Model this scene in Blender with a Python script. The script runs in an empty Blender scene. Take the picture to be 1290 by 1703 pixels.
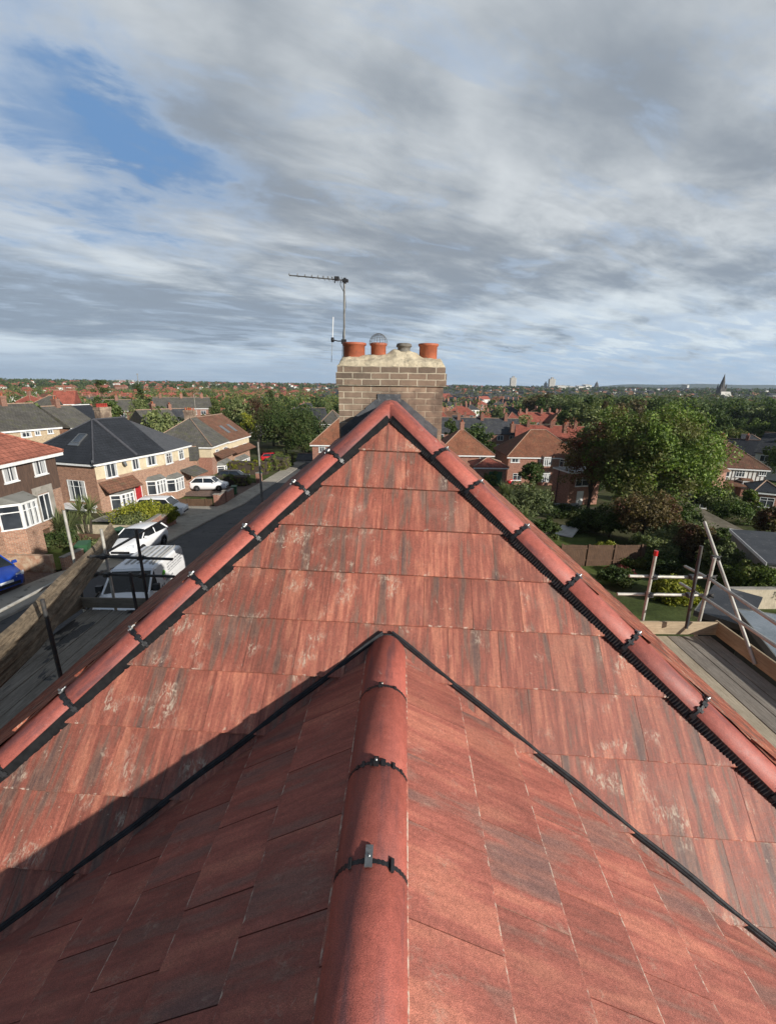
import bpy, bmesh, math, random
import numpy as np
from mathutils import Vector, Matrix
random.seed(7); RNG = np.random.default_rng(7)
SC = bpy.context.scene; COL = SC.collection; PI = math.pi
# ---------------------------------------------------------------- camera
TH, RO, FPX = 0.2861, 0.0130, 713.94
cF = Vector((0, math.cos(TH), -math.sin(TH)))
_u = Vector((0, math.sin(TH), math.cos(TH))); _x = Vector((1, 0, 0))
cX = _x*math.cos(RO) + _u*math.sin(RO); cU = -_x*math.sin(RO) + _u*math.cos(RO)
cam = bpy.data.cameras.new('camera'); camo = bpy.data.objects.new('camera', cam); COL.objects.link(camo)
camo.matrix_world = Matrix(((cX.x, cU.x, -cF.x, 0), (cX.y, cU.y, -cF.y, 0), (cX.z, cU.z, -cF.z, 0), (0, 0, 0, 1)))
cam.sensor_fit = 'HORIZONTAL'; cam.sensor_width = 36; cam.lens = 36*FPX/1290
cam.clip_start = .05; cam.clip_end = 20000; SC.camera = camo
# ---------------------------------------------------------------- sun, sky, exposure
SUN = Vector((.70, -.61, .345)).normalized()
sl = bpy.data.lights.new('sun', 'SUN'); sl.energy = 5.0; sl.angle = math.radians(.5); sl.color = (1, .95, .87)
so = bpy.data.objects.new('sun', sl); COL.objects.link(so)
so.rotation_euler = (-SUN).to_track_quat('-Z', 'Y').to_euler()
SC.view_settings.view_transform = 'Standard'; SC.view_settings.look = 'None'
SC.view_settings.exposure = .30; SC.view_settings.gamma = 1

class NT:
    """tiny helper over a node tree"""
    def __init__(s, tree): s.t = tree; s.n = tree.nodes; s.l = tree.links; s.n.clear()
    def set(s, sock, v):
        if v is None: return
        if hasattr(v, 'links') or isinstance(v, bpy.types.NodeSocket): s.l.new(v, sock)
        else:
            if isinstance(v, (tuple, list)) and len(v) == 3 and sock.type == 'RGBA': v = (*v, 1)
            sock.default_value = v
    def node(s, typ, props=None, **ins):
        nd = s.n.new(typ)
        for k, v in (props or {}).items(): setattr(nd, k, v)
        for k, v in ins.items():
            key = int(k[1:]) if k[0] == 'i' and k[1:].isdigit() else k.replace('_', ' ')
            s.set(nd.inputs[key], v)
        return nd
    def math(s, op, a, b=None, c=None, clamp=False):
        nd = s.n.new('ShaderNodeMath'); nd.operation = op; nd.use_clamp = clamp
        for i, v in enumerate((a, b, c)):
            if v is not None: s.set(nd.inputs[i], v)
        return nd.outputs[0]
    def vmath(s, op, a, b=None, out=0):
        nd = s.n.new('ShaderNodeVectorMath'); nd.operation = op; s.set(nd.inputs[0], a)
        if b is not None:
            s.set(nd.inputs[3 if op == 'SCALE' else 1], b)
        return nd.outputs[out]
    def noise(s, vec, scale, detail=4, rough=.55, dist=0, col=False):
        nd = s.node('ShaderNodeTexNoise', None, Vector=vec, Scale=scale, Detail=detail, Roughness=rough, Distortion=dist)
        return nd.outputs[1 if col else 0]
    def ramp(s, fac, stops, interp='LINEAR'):
        nd = s.n.new('ShaderNodeValToRGB'); s.set(nd.inputs[0], fac); r = nd.color_ramp; r.interpolation = interp
        while len(r.elements) < len(stops): r.elements.new(.5)
        for e, (p, c) in zip(r.elements, stops):
            e.position = p; e.color = (c, c, c, 1) if isinstance(c, (int, float)) else (*c, 1)
        return nd.outputs[0]
    def mix(s, fac, a, b, mode='MIX'):
        nd = s.n.new('ShaderNodeMix'); nd.data_type = 'RGBA'; nd.blend_type = mode
        s.set(nd.inputs[0], fac); s.set(nd.inputs[6], a); s.set(nd.inputs[7], b); return nd.outputs[2]
    def sstep(s, x, a, b):
        nd = s.n.new('ShaderNodeMapRange'); nd.interpolation_type = 'SMOOTHSTEP'
        s.set(nd.inputs[0], x); nd.inputs[1].default_value = a; nd.inputs[2].default_value = b; return nd.outputs[0]
    def xyz(s, v):
        nd = s.n.new('ShaderNodeSeparateXYZ'); s.l.new(v, nd.inputs[0]); return nd.outputs
    def comb(s, x, y, z):
        nd = s.n.new('ShaderNodeCombineXYZ')
        for i, v in enumerate((x, y, z)): s.set(nd.inputs[i], v)
        return nd.outputs[0]

w = bpy.data.worlds.new('World'); SC.world = w; w.use_nodes = True
n = NT(w.node_tree)
sky = n.node('ShaderNodeTexSky', dict(sky_type='NISHITA', sun_disc=False)); sky.sun_elevation = math.asin(SUN.z)
sky.sun_rotation = math.atan2(SUN.x, SUN.y); sky.air_density = 1.0; sky.dust_density = .4; sky.ozone_density = 2.5
d = n.node('ShaderNodeTexCoord').outputs['Generated']; d = n.vmath('NORMALIZE', d)
x, y, z = n.xyz(d)
zc = n.math('MAXIMUM', z, 0.0); den = n.math('ADD', zc, .12)
px_ = n.math('DIVIDE', x, den); py_ = n.math('DIVIDE', y, den)
rx_ = n.math('ADD', n.math('MULTIPLY', px_, .80), n.math('MULTIPLY', py_, .25))
ry_ = n.math('ADD', n.math('MULTIPLY', py_, .95), n.math('MULTIPLY', px_, -.45))
cp = n.comb(rx_, ry_, 0)
big = n.noise(cp, .62, 3, .5, .3)
mid = n.noise(n.vmath('ADD', cp, (3.1, 7.7, 1)), 1.7, 8, .56, .35)
fine = n.noise(n.comb(n.math('MULTIPLY', rx_, 1.0), n.math('MULTIPLY', ry_, 2.0), 4.2), 2.6, 8, .6, .5)
def blob(v, r0, r1):      # 1 inside a patch of sky in direction v
    v = Vector(v).normalized(); dt = n.vmath('DOT_PRODUCT', n.vmath('ADD', d, n.vmath('SCALE', n.vmath('SUBTRACT', n.noise(cp, 1.5, 5, .6, 0, True), (.5, .5, .5)), .35)), tuple(v), 1)
    return n.sstep(dt, math.cos(math.radians(r1)), math.cos(math.radians(r0)))
def pixdir(px, py): return tuple((cF + cX*((px-645)/FPX) + cU*((851.5-py)/FPX)).normalized())
def soft(v, r, k):
    v = tuple(Vector(v).normalized()); dt = n.vmath('DOT_PRODUCT', n.vmath('NORMALIZE', n.vmath('ADD', d, n.vmath('SCALE', n.vmath('SUBTRACT', n.noise(cp, 2.6, 6, .62, 0, True), (.5, .5, .5)), .34))), v, 1)
    return n.math('MULTIPLY', n.math('EXPONENT', n.math('DIVIDE', n.math('SUBTRACT', dt, 1.0), 1-math.cos(math.radians(r)))), k)
hole = n.math('ADD', n.math('ADD', soft(pixdir(100, 75), 4.6, .60), soft(pixdir(235, 262), 4.6, .74)), n.math('ADD', soft(pixdir(50, 322), 6, .9), n.math('ADD', soft(pixdir(345, 325), 5, .55), soft(pixdir(150, 165), 5.0, .35))), clamp=True)
wisp = n.math('ADD', n.math('MULTIPLY', mid, .5), n.math('MULTIPLY', n.noise(n.vmath('ADD', n.comb(rx_, n.math('MULTIPLY', ry_, 1.2), 0), (2, 2, 6)), 3.4, 9, .62, .5), .5))
low = n.math('MULTIPLY', n.sstep(z, .20, .04), n.sstep(x, -.9, .3))       # thinner, streaky near the horizon on the right
behind = n.sstep(n.math('ADD', y, n.math('MULTIPLY', n.math('SUBTRACT', mid, .5), .8)), .50, .10)  # cloud cleared from the unseen sky behind the camera, to lower the ambient light
open_ = n.math('MULTIPLY', hole, n.math('ADD', .25, n.math('MULTIPLY', n.sstep(wisp, .60, .42), .75)))
open2 = n.math('MULTIPLY', low, n.math('MULTIPLY', n.sstep(fine, .60, .40), .8))
open3 = n.math('MULTIPLY', n.sstep(fine, .50, .30), .30)
cov = n.math('MULTIPLY', n.math('SUBTRACT', 1.0, n.math('MAXIMUM', open_, n.math('MAXIMUM', open2, open3))), n.math('SUBTRACT', 1.0, n.math('MULTIPLY', behind, n.sstep(mid, .62, .48))))
cov = n.math('MULTIPLY', cov, n.math('ADD', .45, n.math('MULTIPLY', n.sstep(z, .01, .08), .55)))
band = n.math('MULTIPLY', n.sstep(z, .04, .12), n.sstep(z, .34, .20))
wide = n.noise(n.vmath('ADD', n.comb(rx_, n.math('MULTIPLY', ry_, .8), 0), (9, 2, 3)), 1.15, 5, .48, .25); thin = n.noise(n.vmath('ADD', n.comb(rx_, n.math('MULTIPLY', ry_, 1.6), 0), (1, 5, 8)), 2.6, 7, .62, .3)
tw = n.math('ADD', .14, n.math('MULTIPLY', n.sstep(z, .55, .12), .30))
shade = n.math('ADD', n.math('MULTIPLY', wide, .78), n.math('ADD', n.math('MULTIPLY', n.math('SUBTRACT', thin, .5), tw), .11))
shade = n.math('ADD', n.math('SUBTRACT', shade, n.math('MULTIPLY', band, .055)), n.math('MULTIPLY', x, .07))
bright = n.sstep(shade, .36, .64)
lowb = n.sstep(z, .30, .02)
dark_c = n.mix(lowb, (2.75, 3.15, 3.65), (2.7, 3.4, 4.3)); lite_c = n.mix(lowb, (6.6, 7.0, 7.3), (6.9, 7.9, 8.6))
cloud = n.mix(bright, dark_c, lite_c)
edge = n.math('MULTIPLY', n.sstep(cov, .0, .5), n.sstep(cov, 1.0, .5)); cloud = n.mix(n.math('MULTIPLY', edge, .5), cloud, (6.3, 7.0, 7.8))
blue = n.mix(n.sstep(z, .34, .0), (1.5, 2.9, 5.3), (4.2, 5.7, 7.4))
blue = n.mix(n.math('SUBTRACT', 1.0, behind), n.vmath('SCALE', sky.outputs[0], 1.0), blue)
dim_unseen = n.math('SUBTRACT', 1.0, n.math('MULTIPLY', n.math('MAXIMUM', n.sstep(z, .60, .80), n.sstep(x, -.74, -.92)), .68))    # unseen sky overhead and far to the left, dimmed to weaken the ambient light
skyc = n.vmath('SCALE', n.mix(cov, blue, cloud), dim_unseen)
bg = n.node('ShaderNodeBackground', None, Color=skyc, Strength=.086)
n.node('ShaderNodeOutputWorld', None, Surface=bg.outputs[0])

# ---------------------------------------------------------------- terrain and sight lines
def ss(a, b, x):
    t = min(1, max(0, (x-a)/(b-a))); return t*t*(3-2*t)
def T(x, y):
    zl = -9.5-.12*min(24, max(0, y-20))-.03*min(40, max(0, y-44))
    zr = -9.3-.10*min(70, max(0, y-5))
    w_ = ss(-8, 14, x); z = zl*(1-w_)+zr*w_
    r = math.hypot(x, y)
    z = z+(-17.5-z)*ss(70, 170, r)
    return z+15*ss(450, 1900, r)+8*ss(2200, 3600, r)
def ray(px, py): return cF + cX*((px-645)/FPX) + cU*((851.5-py)/FPX)
def W(px, py, Y):
    d_ = ray(px, py); return d_*(Y/d_.y)
def G(px, py):
    d_ = ray(px, py); t = 5.0
    while t < 6000:
        p = d_*t
        if p.z < T(p.x, p.y): break
        t *= 1.01
    a, b = t/1.01, t
    for _ in range(25):
        m = (a+b)/2; p = d_*m
        if p.z < T(p.x, p.y): b = m
        else: a = m
    return d_*b

# ---------------------------------------------------------------- material helpers
MATS = {}
def new_mat(name):
    m = bpy.data.materials.new(name); m.use_nodes = True; MATS[name] = m; return m, NT(m.node_tree)
def finish(n, color, rough=.8, bump=None, bdist=.01, spec=.5, metal=0, **kw):
    b = n.node('ShaderNodeBsdfPrincipled'); n.set(b.inputs['Base Color'], color); n.set(b.inputs['Roughness'], rough)
    n.set(b.inputs['Metallic'], metal); n.set(b.inputs['Specular IOR Level'], spec)
    for k, v in kw.items(): n.set(b.inputs[k.replace('_', ' ')], v)
    if bump is not None:
        bp = n.node('ShaderNodeBump', None, Strength=1.0, Distance=bdist, Height=bump); n.l.new(bp.outputs[0], b.inputs['Normal'])
    n.node('ShaderNodeOutputMaterial', None, Surface=b.outputs[0]); return b
def coords(n, kind='Object'): return n.node('ShaderNodeTexCoord').outputs[kind]
def mat(name, c1, c2=None, scale=4, rough=.8, bump=.0, bscale=40, spec=.4, metal=0, stretch=None, c3=None, rnd=0, kind='Object'):
    """general weathered surface: two or three colours in noise, with fine bump"""
    m, n = new_mat(name); v = coords(n, kind)
    if stretch: v = n.vmath('MULTIPLY', v, stretch)
    c2 = c2 or tuple(k*.75 for k in c1)
    f = n.noise(v, scale, 6, .6); col = n.mix(n.sstep(f, .35, .65), c1, c2)
    if c3: col = n.mix(n.sstep(n.noise(n.vmath('ADD', v, (5, 9, 2)), scale*3.1, 5, .65), .55, .7), col, c3)
    if rnd:
        oi = n.node('ShaderNodeObjectInfo').outputs['Random']
        col = n.mix(1, col, n.ramp(oi, [(0, 1-rnd), (1, 1+rnd*.4)]), 'MULTIPLY')
    finish(n, col, rough, n.noise(v, bscale, 4, .6) if bump else None, bump, spec, metal); return m
def brick_mat(name, c1, c2, mortar, bw=.225, bh=.075, ms=.011, rnd=.0, patch=None, dark=None):
    m, n = new_mat(name); uv = coords(n, 'UV')
    wob = n.vmath('SCALE', n.vmath('SUBTRACT', n.noise(uv, 14, 3, .5, 0, True), (.5, .5, .5)), .010)
    b = n.node('ShaderNodeTexBrick', None, Vector=n.vmath('ADD', uv, wob), Color1=c1, Color2=c2, Mortar=mortar, Scale=1.0, Mortar_Size=ms, Mortar_Smooth=.3, Bias=-.1, Brick_Width=bw, Row_Height=bh)
    col = n.mix(n.sstep(n.noise(uv, 1.1, 5, .6), .4, .65), b.outputs[0], patch or tuple(k*.7 for k in c1), 'MIX') if patch else b.outputs[0]
    col = n.mix(1, col, n.ramp(n.noise(uv, 5, 6, .65), [(.3, .72), (.7, 1.18)]), 'MULTIPLY')
    if dark: col = n.mix(n.math('MULTIPLY', n.sstep(n.noise(uv, 2.3, 5, .7), .52, .7), .7), col, dark)
    if rnd: col = n.mix(1, col, n.ramp(n.node('ShaderNodeObjectInfo').outputs['Random'], [(0, 1-rnd), (1, 1+rnd*.4)]), 'MULTIPLY')
    h = n.math('ADD', n.math('MULTIPLY', b.outputs[1], -1), n.math('MULTIPLY', n.noise(uv, 60, 4), .5))
    finish(n, col, .9, h, .008, .25); return m
def rooftile_mat(name, c1, c2, bw=.30, bh=.32, moss=None, rnd=.15, rough=.85, spec=.3, streak=None):
    """distant tiled roof: rows of tiles with course shadows as relief, streaks and moss"""
    m, n = new_mat(name); uv = coords(n, 'UV')
    b = n.node('ShaderNodeTexBrick', None, Vector=uv, Color1=c1, Color2=c2, Mortar=tuple(k*.45 for k in c1), Scale=1.0, Mortar_Size=.018, Mortar_Smooth=.2, Bias=0, Brick_Width=bw, Row_Height=bh)
    col = n.mix(1, b.outputs[0], n.ramp(n.noise(uv, .7, 6, .65), [(.3, .68), (.7, 1.2)]), 'MULTIPLY')
    col = n.mix(1, col, n.ramp(n.noise(n.vmath('MULTIPLY', uv, (5, .6, 1)), 1, 5, .6), [(.3, .8), (.7, 1.12)]), 'MULTIPLY')
    if moss: col = n.mix(n.math('MULTIPLY', n.sstep(n.noise(n.vmath('ADD', uv, (4, 4, 4)), 1.6, 7, .72), .5, .66), .8), col, moss)
    if rnd: col = n.mix(1, col, n.ramp(n.node('ShaderNodeObjectInfo').outputs['Random'], [(0, 1-rnd), (1, 1+rnd*.5)]), 'MULTIPLY')
    s_ = n.xyz(uv)[1]; saw = n.math('FRACT', n.math('DIVIDE', s_, bh))
    h = n.math('ADD', n.math('MULTIPLY', saw, -1.0), n.math('MULTIPLY', b.outputs[1], -.4))
    finish(n, col, rough, h, .02, spec); return m

# ---------------------------------------------------------------- mesh builder
class MB:
    def __init__(s): s.v = []; s.f = []; s.M = Matrix.Identity(4); s.smooth = set()
    def at(s, M): s.M = M; return s
    def add(s, vs, fs, smooth=False):
        o = len(s.v); s.v += [tuple(s.M @ Vector(p)) for p in vs]
        for f in fs:
            if smooth: s.smooth.add(len(s.f))
            s.f.append([i+o for i in f])
        return s
    def box(s, x0, x1, y0, y1, z0, z1):
        v = [(x, y, z) for z in (z0, z1) for y in (y0, y1) for x in (x0, x1)]
        return s.add(v, [(0, 2, 3, 1), (4, 5, 7, 6), (0, 1, 5, 4), (2, 6, 7, 3), (0, 4, 6, 2), (1, 3, 7, 5)])
    def quad(s, *p): return s.add(p, [tuple(range(len(p)))])
    def prism(s, poly, h, base=0):
        """polygon in xy (CCW) extruded along z"""
        k = len(poly); v = [(x, y, base) for x, y in poly]+[(x, y, base+h) for x, y in poly]
        return s.add(v, [tuple(range(k-1, -1, -1)), tuple(range(k, 2*k))]+[(i, (i+1) % k, k+(i+1) % k, k+i) for i in range(k)])
    def slab(s, pts, th, dirn=None):
        """planar polygon in 3-D thickened downwards"""
        pts = [Vector(p) for p in pts]; k = len(pts)
        nn = Vector((0, 0, 0))
        for i in range(k): nn += pts[i].cross(pts[(i+1) % k])
        nn.normalize(); d_ = Vector(dirn)*th if dirn else -nn*th
        v = pts+[p+d_ for p in pts]
        return s.add(v, [tuple(range(k)), tuple(range(2*k-1, k-1, -1))]+[(i, k+i, k+(i+1) % k, (i+1) % k) for i in range(k)])
    def tube(s, pts, r, seg=10, cap=True, smooth=True):
        pts = [Vector(p) for p in pts]; rs = r if isinstance(r, (list, tuple)) else [r]*len(pts)
        vs = []; up = None
        for i, p in enumerate(pts):
            t = (pts[min(i+1, len(pts)-1)]-pts[max(i-1, 0)]).normalized()
            if up is None: up = Vector((0, 0, 1)) if abs(t.z) < .9 else Vector((1, 0, 0))
            a = t.cross(up).normalized(); b = a.cross(t).normalized(); up = b
            for k in range(seg):
                q = 2*PI*k/seg; vs.append(p+(a*math.cos(q)+b*math.sin(q))*rs[i])
        fs = [(i*seg+k, i*seg+(k+1) % seg, (i+1)*seg+(k+1) % seg, (i+1)*seg+k) for i in range(len(pts)-1) for k in range(seg)]
        s.add(vs, fs, smooth)
        if cap:
            s.add([vs[k] for k in range(seg)], [tuple(range(seg-1, -1, -1))]); s.add(vs[-seg:], [tuple(range(seg))])
        return s
    def lathe(s, prof, c=(0, 0, 0), seg=20, smooth=True):
        vs = [(c[0]+r*math.cos(2*PI*k/seg), c[1]+r*math.sin(2*PI*k/seg), c[2]+z) for r, z in prof for k in range(seg)]
        fs = [(i*seg+k, i*seg+(k+1) % seg, (i+1)*seg+(k+1) % seg, (i+1)*seg+k) for i in range(len(prof)-1) for k in range(seg)]
        return s.add(vs, fs, smooth)
    def build(s, name, m, parent=None, label=None):
        me = bpy.data.meshes.new(name); me.from_pydata(s.v, [], s.f); me.materials.append(m)
        uv = me.uv_layers.new(name='UVMap'); Z = Vector((0, 0, 1))
        buf = np.zeros(len(me.loops)*2, np.float32)
        me.update()
        for p in me.polygons:
            nn = p.normal; t = Z.cross(nn)
            t = t.normalized() if t.length > .05 else Vector((1, 0, 0))
            b = nn.cross(t)
            for li in p.loop_indices:
                co = me.vertices[me.loops[li].vertex_index].co
                buf[li*2] = co.dot(t); buf[li*2+1] = co.dot(b)
        uv.data.foreach_set('uv', buf)
        if s.smooth: me.polygons.foreach_set('use_smooth', [i in s.smooth for i in range(len(me.polygons))])
        me.update(); return link(name, me, parent, label)
def link(name, me, parent=None, label=None):
    o = bpy.data.objects.new(name, me); COL.objects.link(o)
    if parent: o.parent = parent
    if label: o['label'] = label
    return o
def tag(o, label=None, cat=None, group=None, kind=None):
    if label: o['label'] = label
    if cat: o['category'] = cat
    if group: o['group'] = group
    if kind: o['kind'] = kind
    return o
def empty(name, label, cat, loc=(0, 0, 0), rz=0, group=None):
    o = bpy.data.objects.new(name, None); COL.objects.link(o); o.location = loc; o.rotation_euler = (0, 0, rz); o.empty_display_size = .1
    return tag(o, label, cat, group)
CHILD = {}
def children(o):
    return [c for c in bpy.data.objects if c.parent == o]
def tree_of(o):
    return (o, [tree_of(c) for c in children(o)])
def dup(tr, parent=None):
    o, ch = tr; c = o.copy(); COL.objects.link(c); c.parent = parent
    for k in ch: dup(k, c)
    return c
def bevel(o, wd=.01, seg=2):
    md = o.modifiers.new('bevel', 'BEVEL'); md.width = wd; md.segments = seg; md.limit_method = 'ANGLE'; return o
# ================================================================ materials
def tile_material(name='roof_tile', c_red=(.282, .088, .059), c_or=(.40, .148, .092), c_dk=(.115, .064, .054), gray=(.185, .094, .068), scuff=1.0, edge=1.0, spec=.5, fa=9.0, fb=34, fk=1.0):
    """concrete roof tile: streaks down the slope (uv in metres inside the tile, 2nd uv = random per tile)"""
    m, n = new_mat(name)
    uv = n.node('ShaderNodeUVMap', dict(uv_map='UVMap')).outputs[0]; rn = n.node('ShaderNodeUVMap', dict(uv_map='rnd')).outputs[0]
    u, v, _ = n.xyz(uv); r1, r2, _ = n.xyz(rn)
    off = n.math('MULTIPLY', r1, 37.0); off2 = n.math('MULTIPLY', r2, 19.0)
    su = n.comb(n.math('ADD', u, off), n.math('ADD', n.math('MULTIPLY', v, .10), off2), 0)
    a = n.noise(su, fa, 3, .5, .12); b = n.noise(n.vmath('ADD', su, (11, 3, 0)), fb, 3, .55, .1)
    obj = coords(n); soft = n.noise(obj, 2.2, 4, .6)
    k = n.math('ADD', n.math('ADD', n.math('MULTIPLY', a, .66), n.math('MULTIPLY', b, .38)), n.math('MULTIPLY', n.math('SUBTRACT', soft, .5), .25))
    k = n.math('ADD', k, n.math('MULTIPLY', n.math('SUBTRACT', r2, .5), .05))
    col = n.ramp(k, [(.36, c_dk), (.435, gray), (.485, tuple(q*.82 for q in c_red)), (.54, c_red), (.62, c_or), (.74, tuple((p+q)/2 for p, q in zip(c_red, c_or)))])
    fs = n.noise(n.comb(n.math('MULTIPLY', n.math('ADD', u, off), 1.0), n.math('MULTIPLY', n.math('ADD', v, off2), .06), 5), 85, 4, .65, .15)
    col = n.mix(1, col, n.ramp(fs, [(.34, 1-.16*fk), (.5, 1.0), (.68, 1+.14*fk)]), 'MULTIPLY')
    col = n.mix(1, col, n.ramp(r1, [(0, .86), (1, 1.14)]), 'MULTIPLY')
    sc = n.noise(n.comb(n.math('MULTIPLY', n.math('ADD', u, off), 5.0), n.math('MULTIPLY', n.math('ADD', v, off2), .9), 3), 9, 5, .6)
    col = n.mix(1, col, n.ramp(sc, [(.3, .88), (.7, 1.12)]), 'MULTIPLY')
    grit = n.noise(obj, 420, 2, .6); mid = n.noise(obj, 70, 5, .65)
    col = n.mix(1, col, n.ramp(grit, [(.34, .60), (.5, 1.0), (.68, 1.5)]), 'MULTIPLY')
    col = n.mix(1, col, n.ramp(mid, [(.3, .80), (.7, 1.18)]), 'MULTIPLY')
    # dusty cement scuffs in patches on some tiles
    wob = n.vmath('ADD', uv, n.vmath('SCALE', n.vmath('SUBTRACT', n.noise(obj, 16, 4, .6, 0, True), (.5, .5, .5)), .05))
    pu, pv, _ = n.xyz(wob)
    patch = n.noise(n.comb(n.math('ADD', pu, off), n.math('ADD', pv, off2), 0), 5.0, 2, .5)
    swirl = n.noise(n.comb(n.math('MULTIPLY', n.math('ADD', pu, off), 2.4), n.math('MULTIPLY', n.math('ADD', pv, off2), .9), 7), 24, 5, .75, 1.2)
    big = n.noise(obj, .9, 2, .5)
    pm = n.math('MULTIPLY', n.sstep(n.math('ADD', patch, n.math('MULTIPLY', n.math('SUBTRACT', big, .5), .3)), .56, .70), n.sstep(swirl, .46, .64))
    flk = n.math('MULTIPLY', n.sstep(n.noise(n.vmath('ADD', obj, (3, 3, 3)), 34, 4, .6, 1.0), .66, .70), n.sstep(n.noise(obj, 3.1, 2), .46, .6))
    pm = n.math('MAXIMUM', n.math('MULTIPLY', pm, .85*scuff), n.math('MULTIPLY', flk, .6*scuff))
    veil = n.math('MULTIPLY', n.sstep(n.noise(n.vmath('ADD', obj, (8, 1, 4)), 2.6, 5, .65), .50, .72), .20*scuff)
    col = n.mix(veil, col, (.34, .24, .19)); col = n.mix(pm, col, (.52, .43, .33))
    # worn pale edge along the lower edge of the tile
    e1 = n.sstep(n.math('ADD', v, n.math('MULTIPLY', n.math('SUBTRACT', mid, .5), .02)), .012, .004); en = n.sstep(n.noise(n.vmath('ADD', obj, (1, 7, 3)), 17, 4, .7), .56-.10*(edge-1), .66-.06*(edge-1))
    col = n.mix(n.math('MULTIPLY', n.math('MULTIPLY', e1, en), min(1, .8*edge)), col, (.60, .50, .40))
    h = n.math('ADD', n.math('MULTIPLY', grit, .6), n.math('MULTIPLY', mid, .5))
    finish(n, col, n.ramp(mid, [(.3, .52), (.7, .68)]), h, .0022, spec); return m
TILE3 = tile_material('side_roof_tile', spec=.06)
TILE = tile_material('roof_tile')
TILE2 = tile_material('gable_roof_tile', c_red=(.345, .110, .080), c_or=(.43, .158, .106), c_dk=(.185, .095, .080), gray=(.26, .118, .090), scuff=.35, edge=2.0, fa=5.5, fb=16, fk=.5)  # same tile as the hip face, its colours lightened for the sunlit slope
def ridge_material():
    m, n = new_mat('ridge_tile_red'); obj = coords(n); gen = coords(n, 'UV'); ri = n.node('ShaderNodeObjectInfo').outputs['Random']
    u, v, _ = n.xyz(gen)
    st = n.noise(n.comb(n.math('ADD', n.math('MULTIPLY', u, 1), n.math('MULTIPLY', ri, 31)), n.math('MULTIPLY', v, .12), 0), 9, 5, .6)
    col = n.ramp(st, [(.34, (.17, .062, .058)), (.44, (.30, .082, .062)), (.60, (.37, .098, .070)), (.72, (.42, .125, .088))])
    grit = n.noise(obj, 380, 2, .6); mid = n.noise(obj, 26, 5, .7)
    col = n.mix(1, col, n.ramp(grit, [(.34, .68), (.66, 1.36)]), 'MULTIPLY'); col = n.mix(1, col, n.ramp(mid, [(.3, .82), (.7, 1.15)]), 'MULTIPLY')
    col = n.mix(n.math('MULTIPLY', n.sstep(n.noise(obj, 9, 6, .7, .8), .62, .74), .4), col, (.50, .36, .30))
    col = n.mix(1, col, n.ramp(ri, [(0, .88), (1, 1.12)]), 'MULTIPLY'); col = n.mix(n.math('MULTIPLY', n.sstep(n.noise(obj, 55, 4, .7), .60, .68), .35), col, (.16, .07, .06))
    finish(n, col, n.ramp(mid, [(.3, .44), (.7, .64)]), n.math('ADD', n.math('MULTIPLY', grit, .5), mid), .002, .5); return m
RIDGE = ridge_material()
BLACK = mat('black_plastic', (.012, .012, .014), (.02, .02, .022), 20, .42, .002, 60)
BLACKM = mat('matt_black_plastic', (.010, .010, .011), (.016, .016, .017), 20, .9, .002, 60, spec=.08)
BLACKV = mat('valley_black_plastic', (.014, .015, .017), (.03, .032, .036), 20, .6, .002, 60, spec=.25)
LEAD = mat('lead_flashing', (.05, .053, .06), (.085, .09, .10), 7, .6, .006, 12, c3=(.14, .14, .14))
GALV = mat('galvanised_steel', (.42, .43, .43), (.30, .31, .31), 14, .38, .002, 60, metal=.85, c3=(.22, .17, .12))
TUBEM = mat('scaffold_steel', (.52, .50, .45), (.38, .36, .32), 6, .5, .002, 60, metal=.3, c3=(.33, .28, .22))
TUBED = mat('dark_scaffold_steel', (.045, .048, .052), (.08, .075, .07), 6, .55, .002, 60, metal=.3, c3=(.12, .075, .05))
ALU = mat('aerial_aluminium', (.22, .22, .21), (.12, .12, .12), 20, .5, metal=.6)
WHITEP = mat('white_plastic', (.78, .78, .77), (.66, .66, .64), 5, .45)
CREAM = mat('cream_render', (.60, .50, .34), (.50, .42, .29), 2, .9, .004, 40)
WHITER = mat('white_render', (.72, .71, .67), (.58, .56, .51), 1.5, .9, .004, 40)
MORTAR = mat('lime_flaunching', (.56, .48, .34), (.40, .34, .24), 9, .95, .02, 14, c3=(.30, .26, .19))
POTM = mat('terracotta_pot', (.40, .115, .055), (.30, .085, .045), 9, .6, .003, 50, c3=(.22, .08, .05))
GREYPOT = mat('grey_clay_cowl', (.11, .10, .085), (.17, .155, .13), 15, .8, .004, 40)
def wood_mat(name, c1, c2, c3, sx=1, wet=None):
    m, n = new_mat(name); o = coords(n, 'UV'); st = n.vmath('MULTIPLY', o, (1.2, 16, 1)) if sx else n.vmath('MULTIPLY', o, (16, 1.2, 1))
    g = n.noise(st, 2.2, 7, .7, .6); f = n.noise(st, 9, 4, .7)
    col = n.mix(n.sstep(g, .35, .65), c1, c2); col = n.mix(n.sstep(f, .56, .68), col, c3)
    col = n.mix(1, col, n.ramp(n.noise(o, 2, 4), [(.3, .8), (.7, 1.15)]), 'MULTIPLY')
    r = .85
    if wet:
        wm = n.sstep(n.noise(n.vmath('MULTIPLY', coords(n), (1.3, .6, 1)), 1.5, 5, .6, .6), .55, .575); col = n.mix(wm, col, wet); r = n.math('SUBTRACT', .85, n.math('MULTIPLY', wm, .5))
    finish(n, col, r, n.math('ADD', g, f), .004, .3); return m
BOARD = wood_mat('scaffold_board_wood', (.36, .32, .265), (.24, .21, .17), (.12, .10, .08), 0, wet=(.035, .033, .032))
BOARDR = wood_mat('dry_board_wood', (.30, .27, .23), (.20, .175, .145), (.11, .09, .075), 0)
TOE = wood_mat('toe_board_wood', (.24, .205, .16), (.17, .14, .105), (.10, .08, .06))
BOARDY = wood_mat('pale_board_wood', (.50, .43, .32), (.38, .32, .23), (.20, .16, .11), 0)
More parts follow.
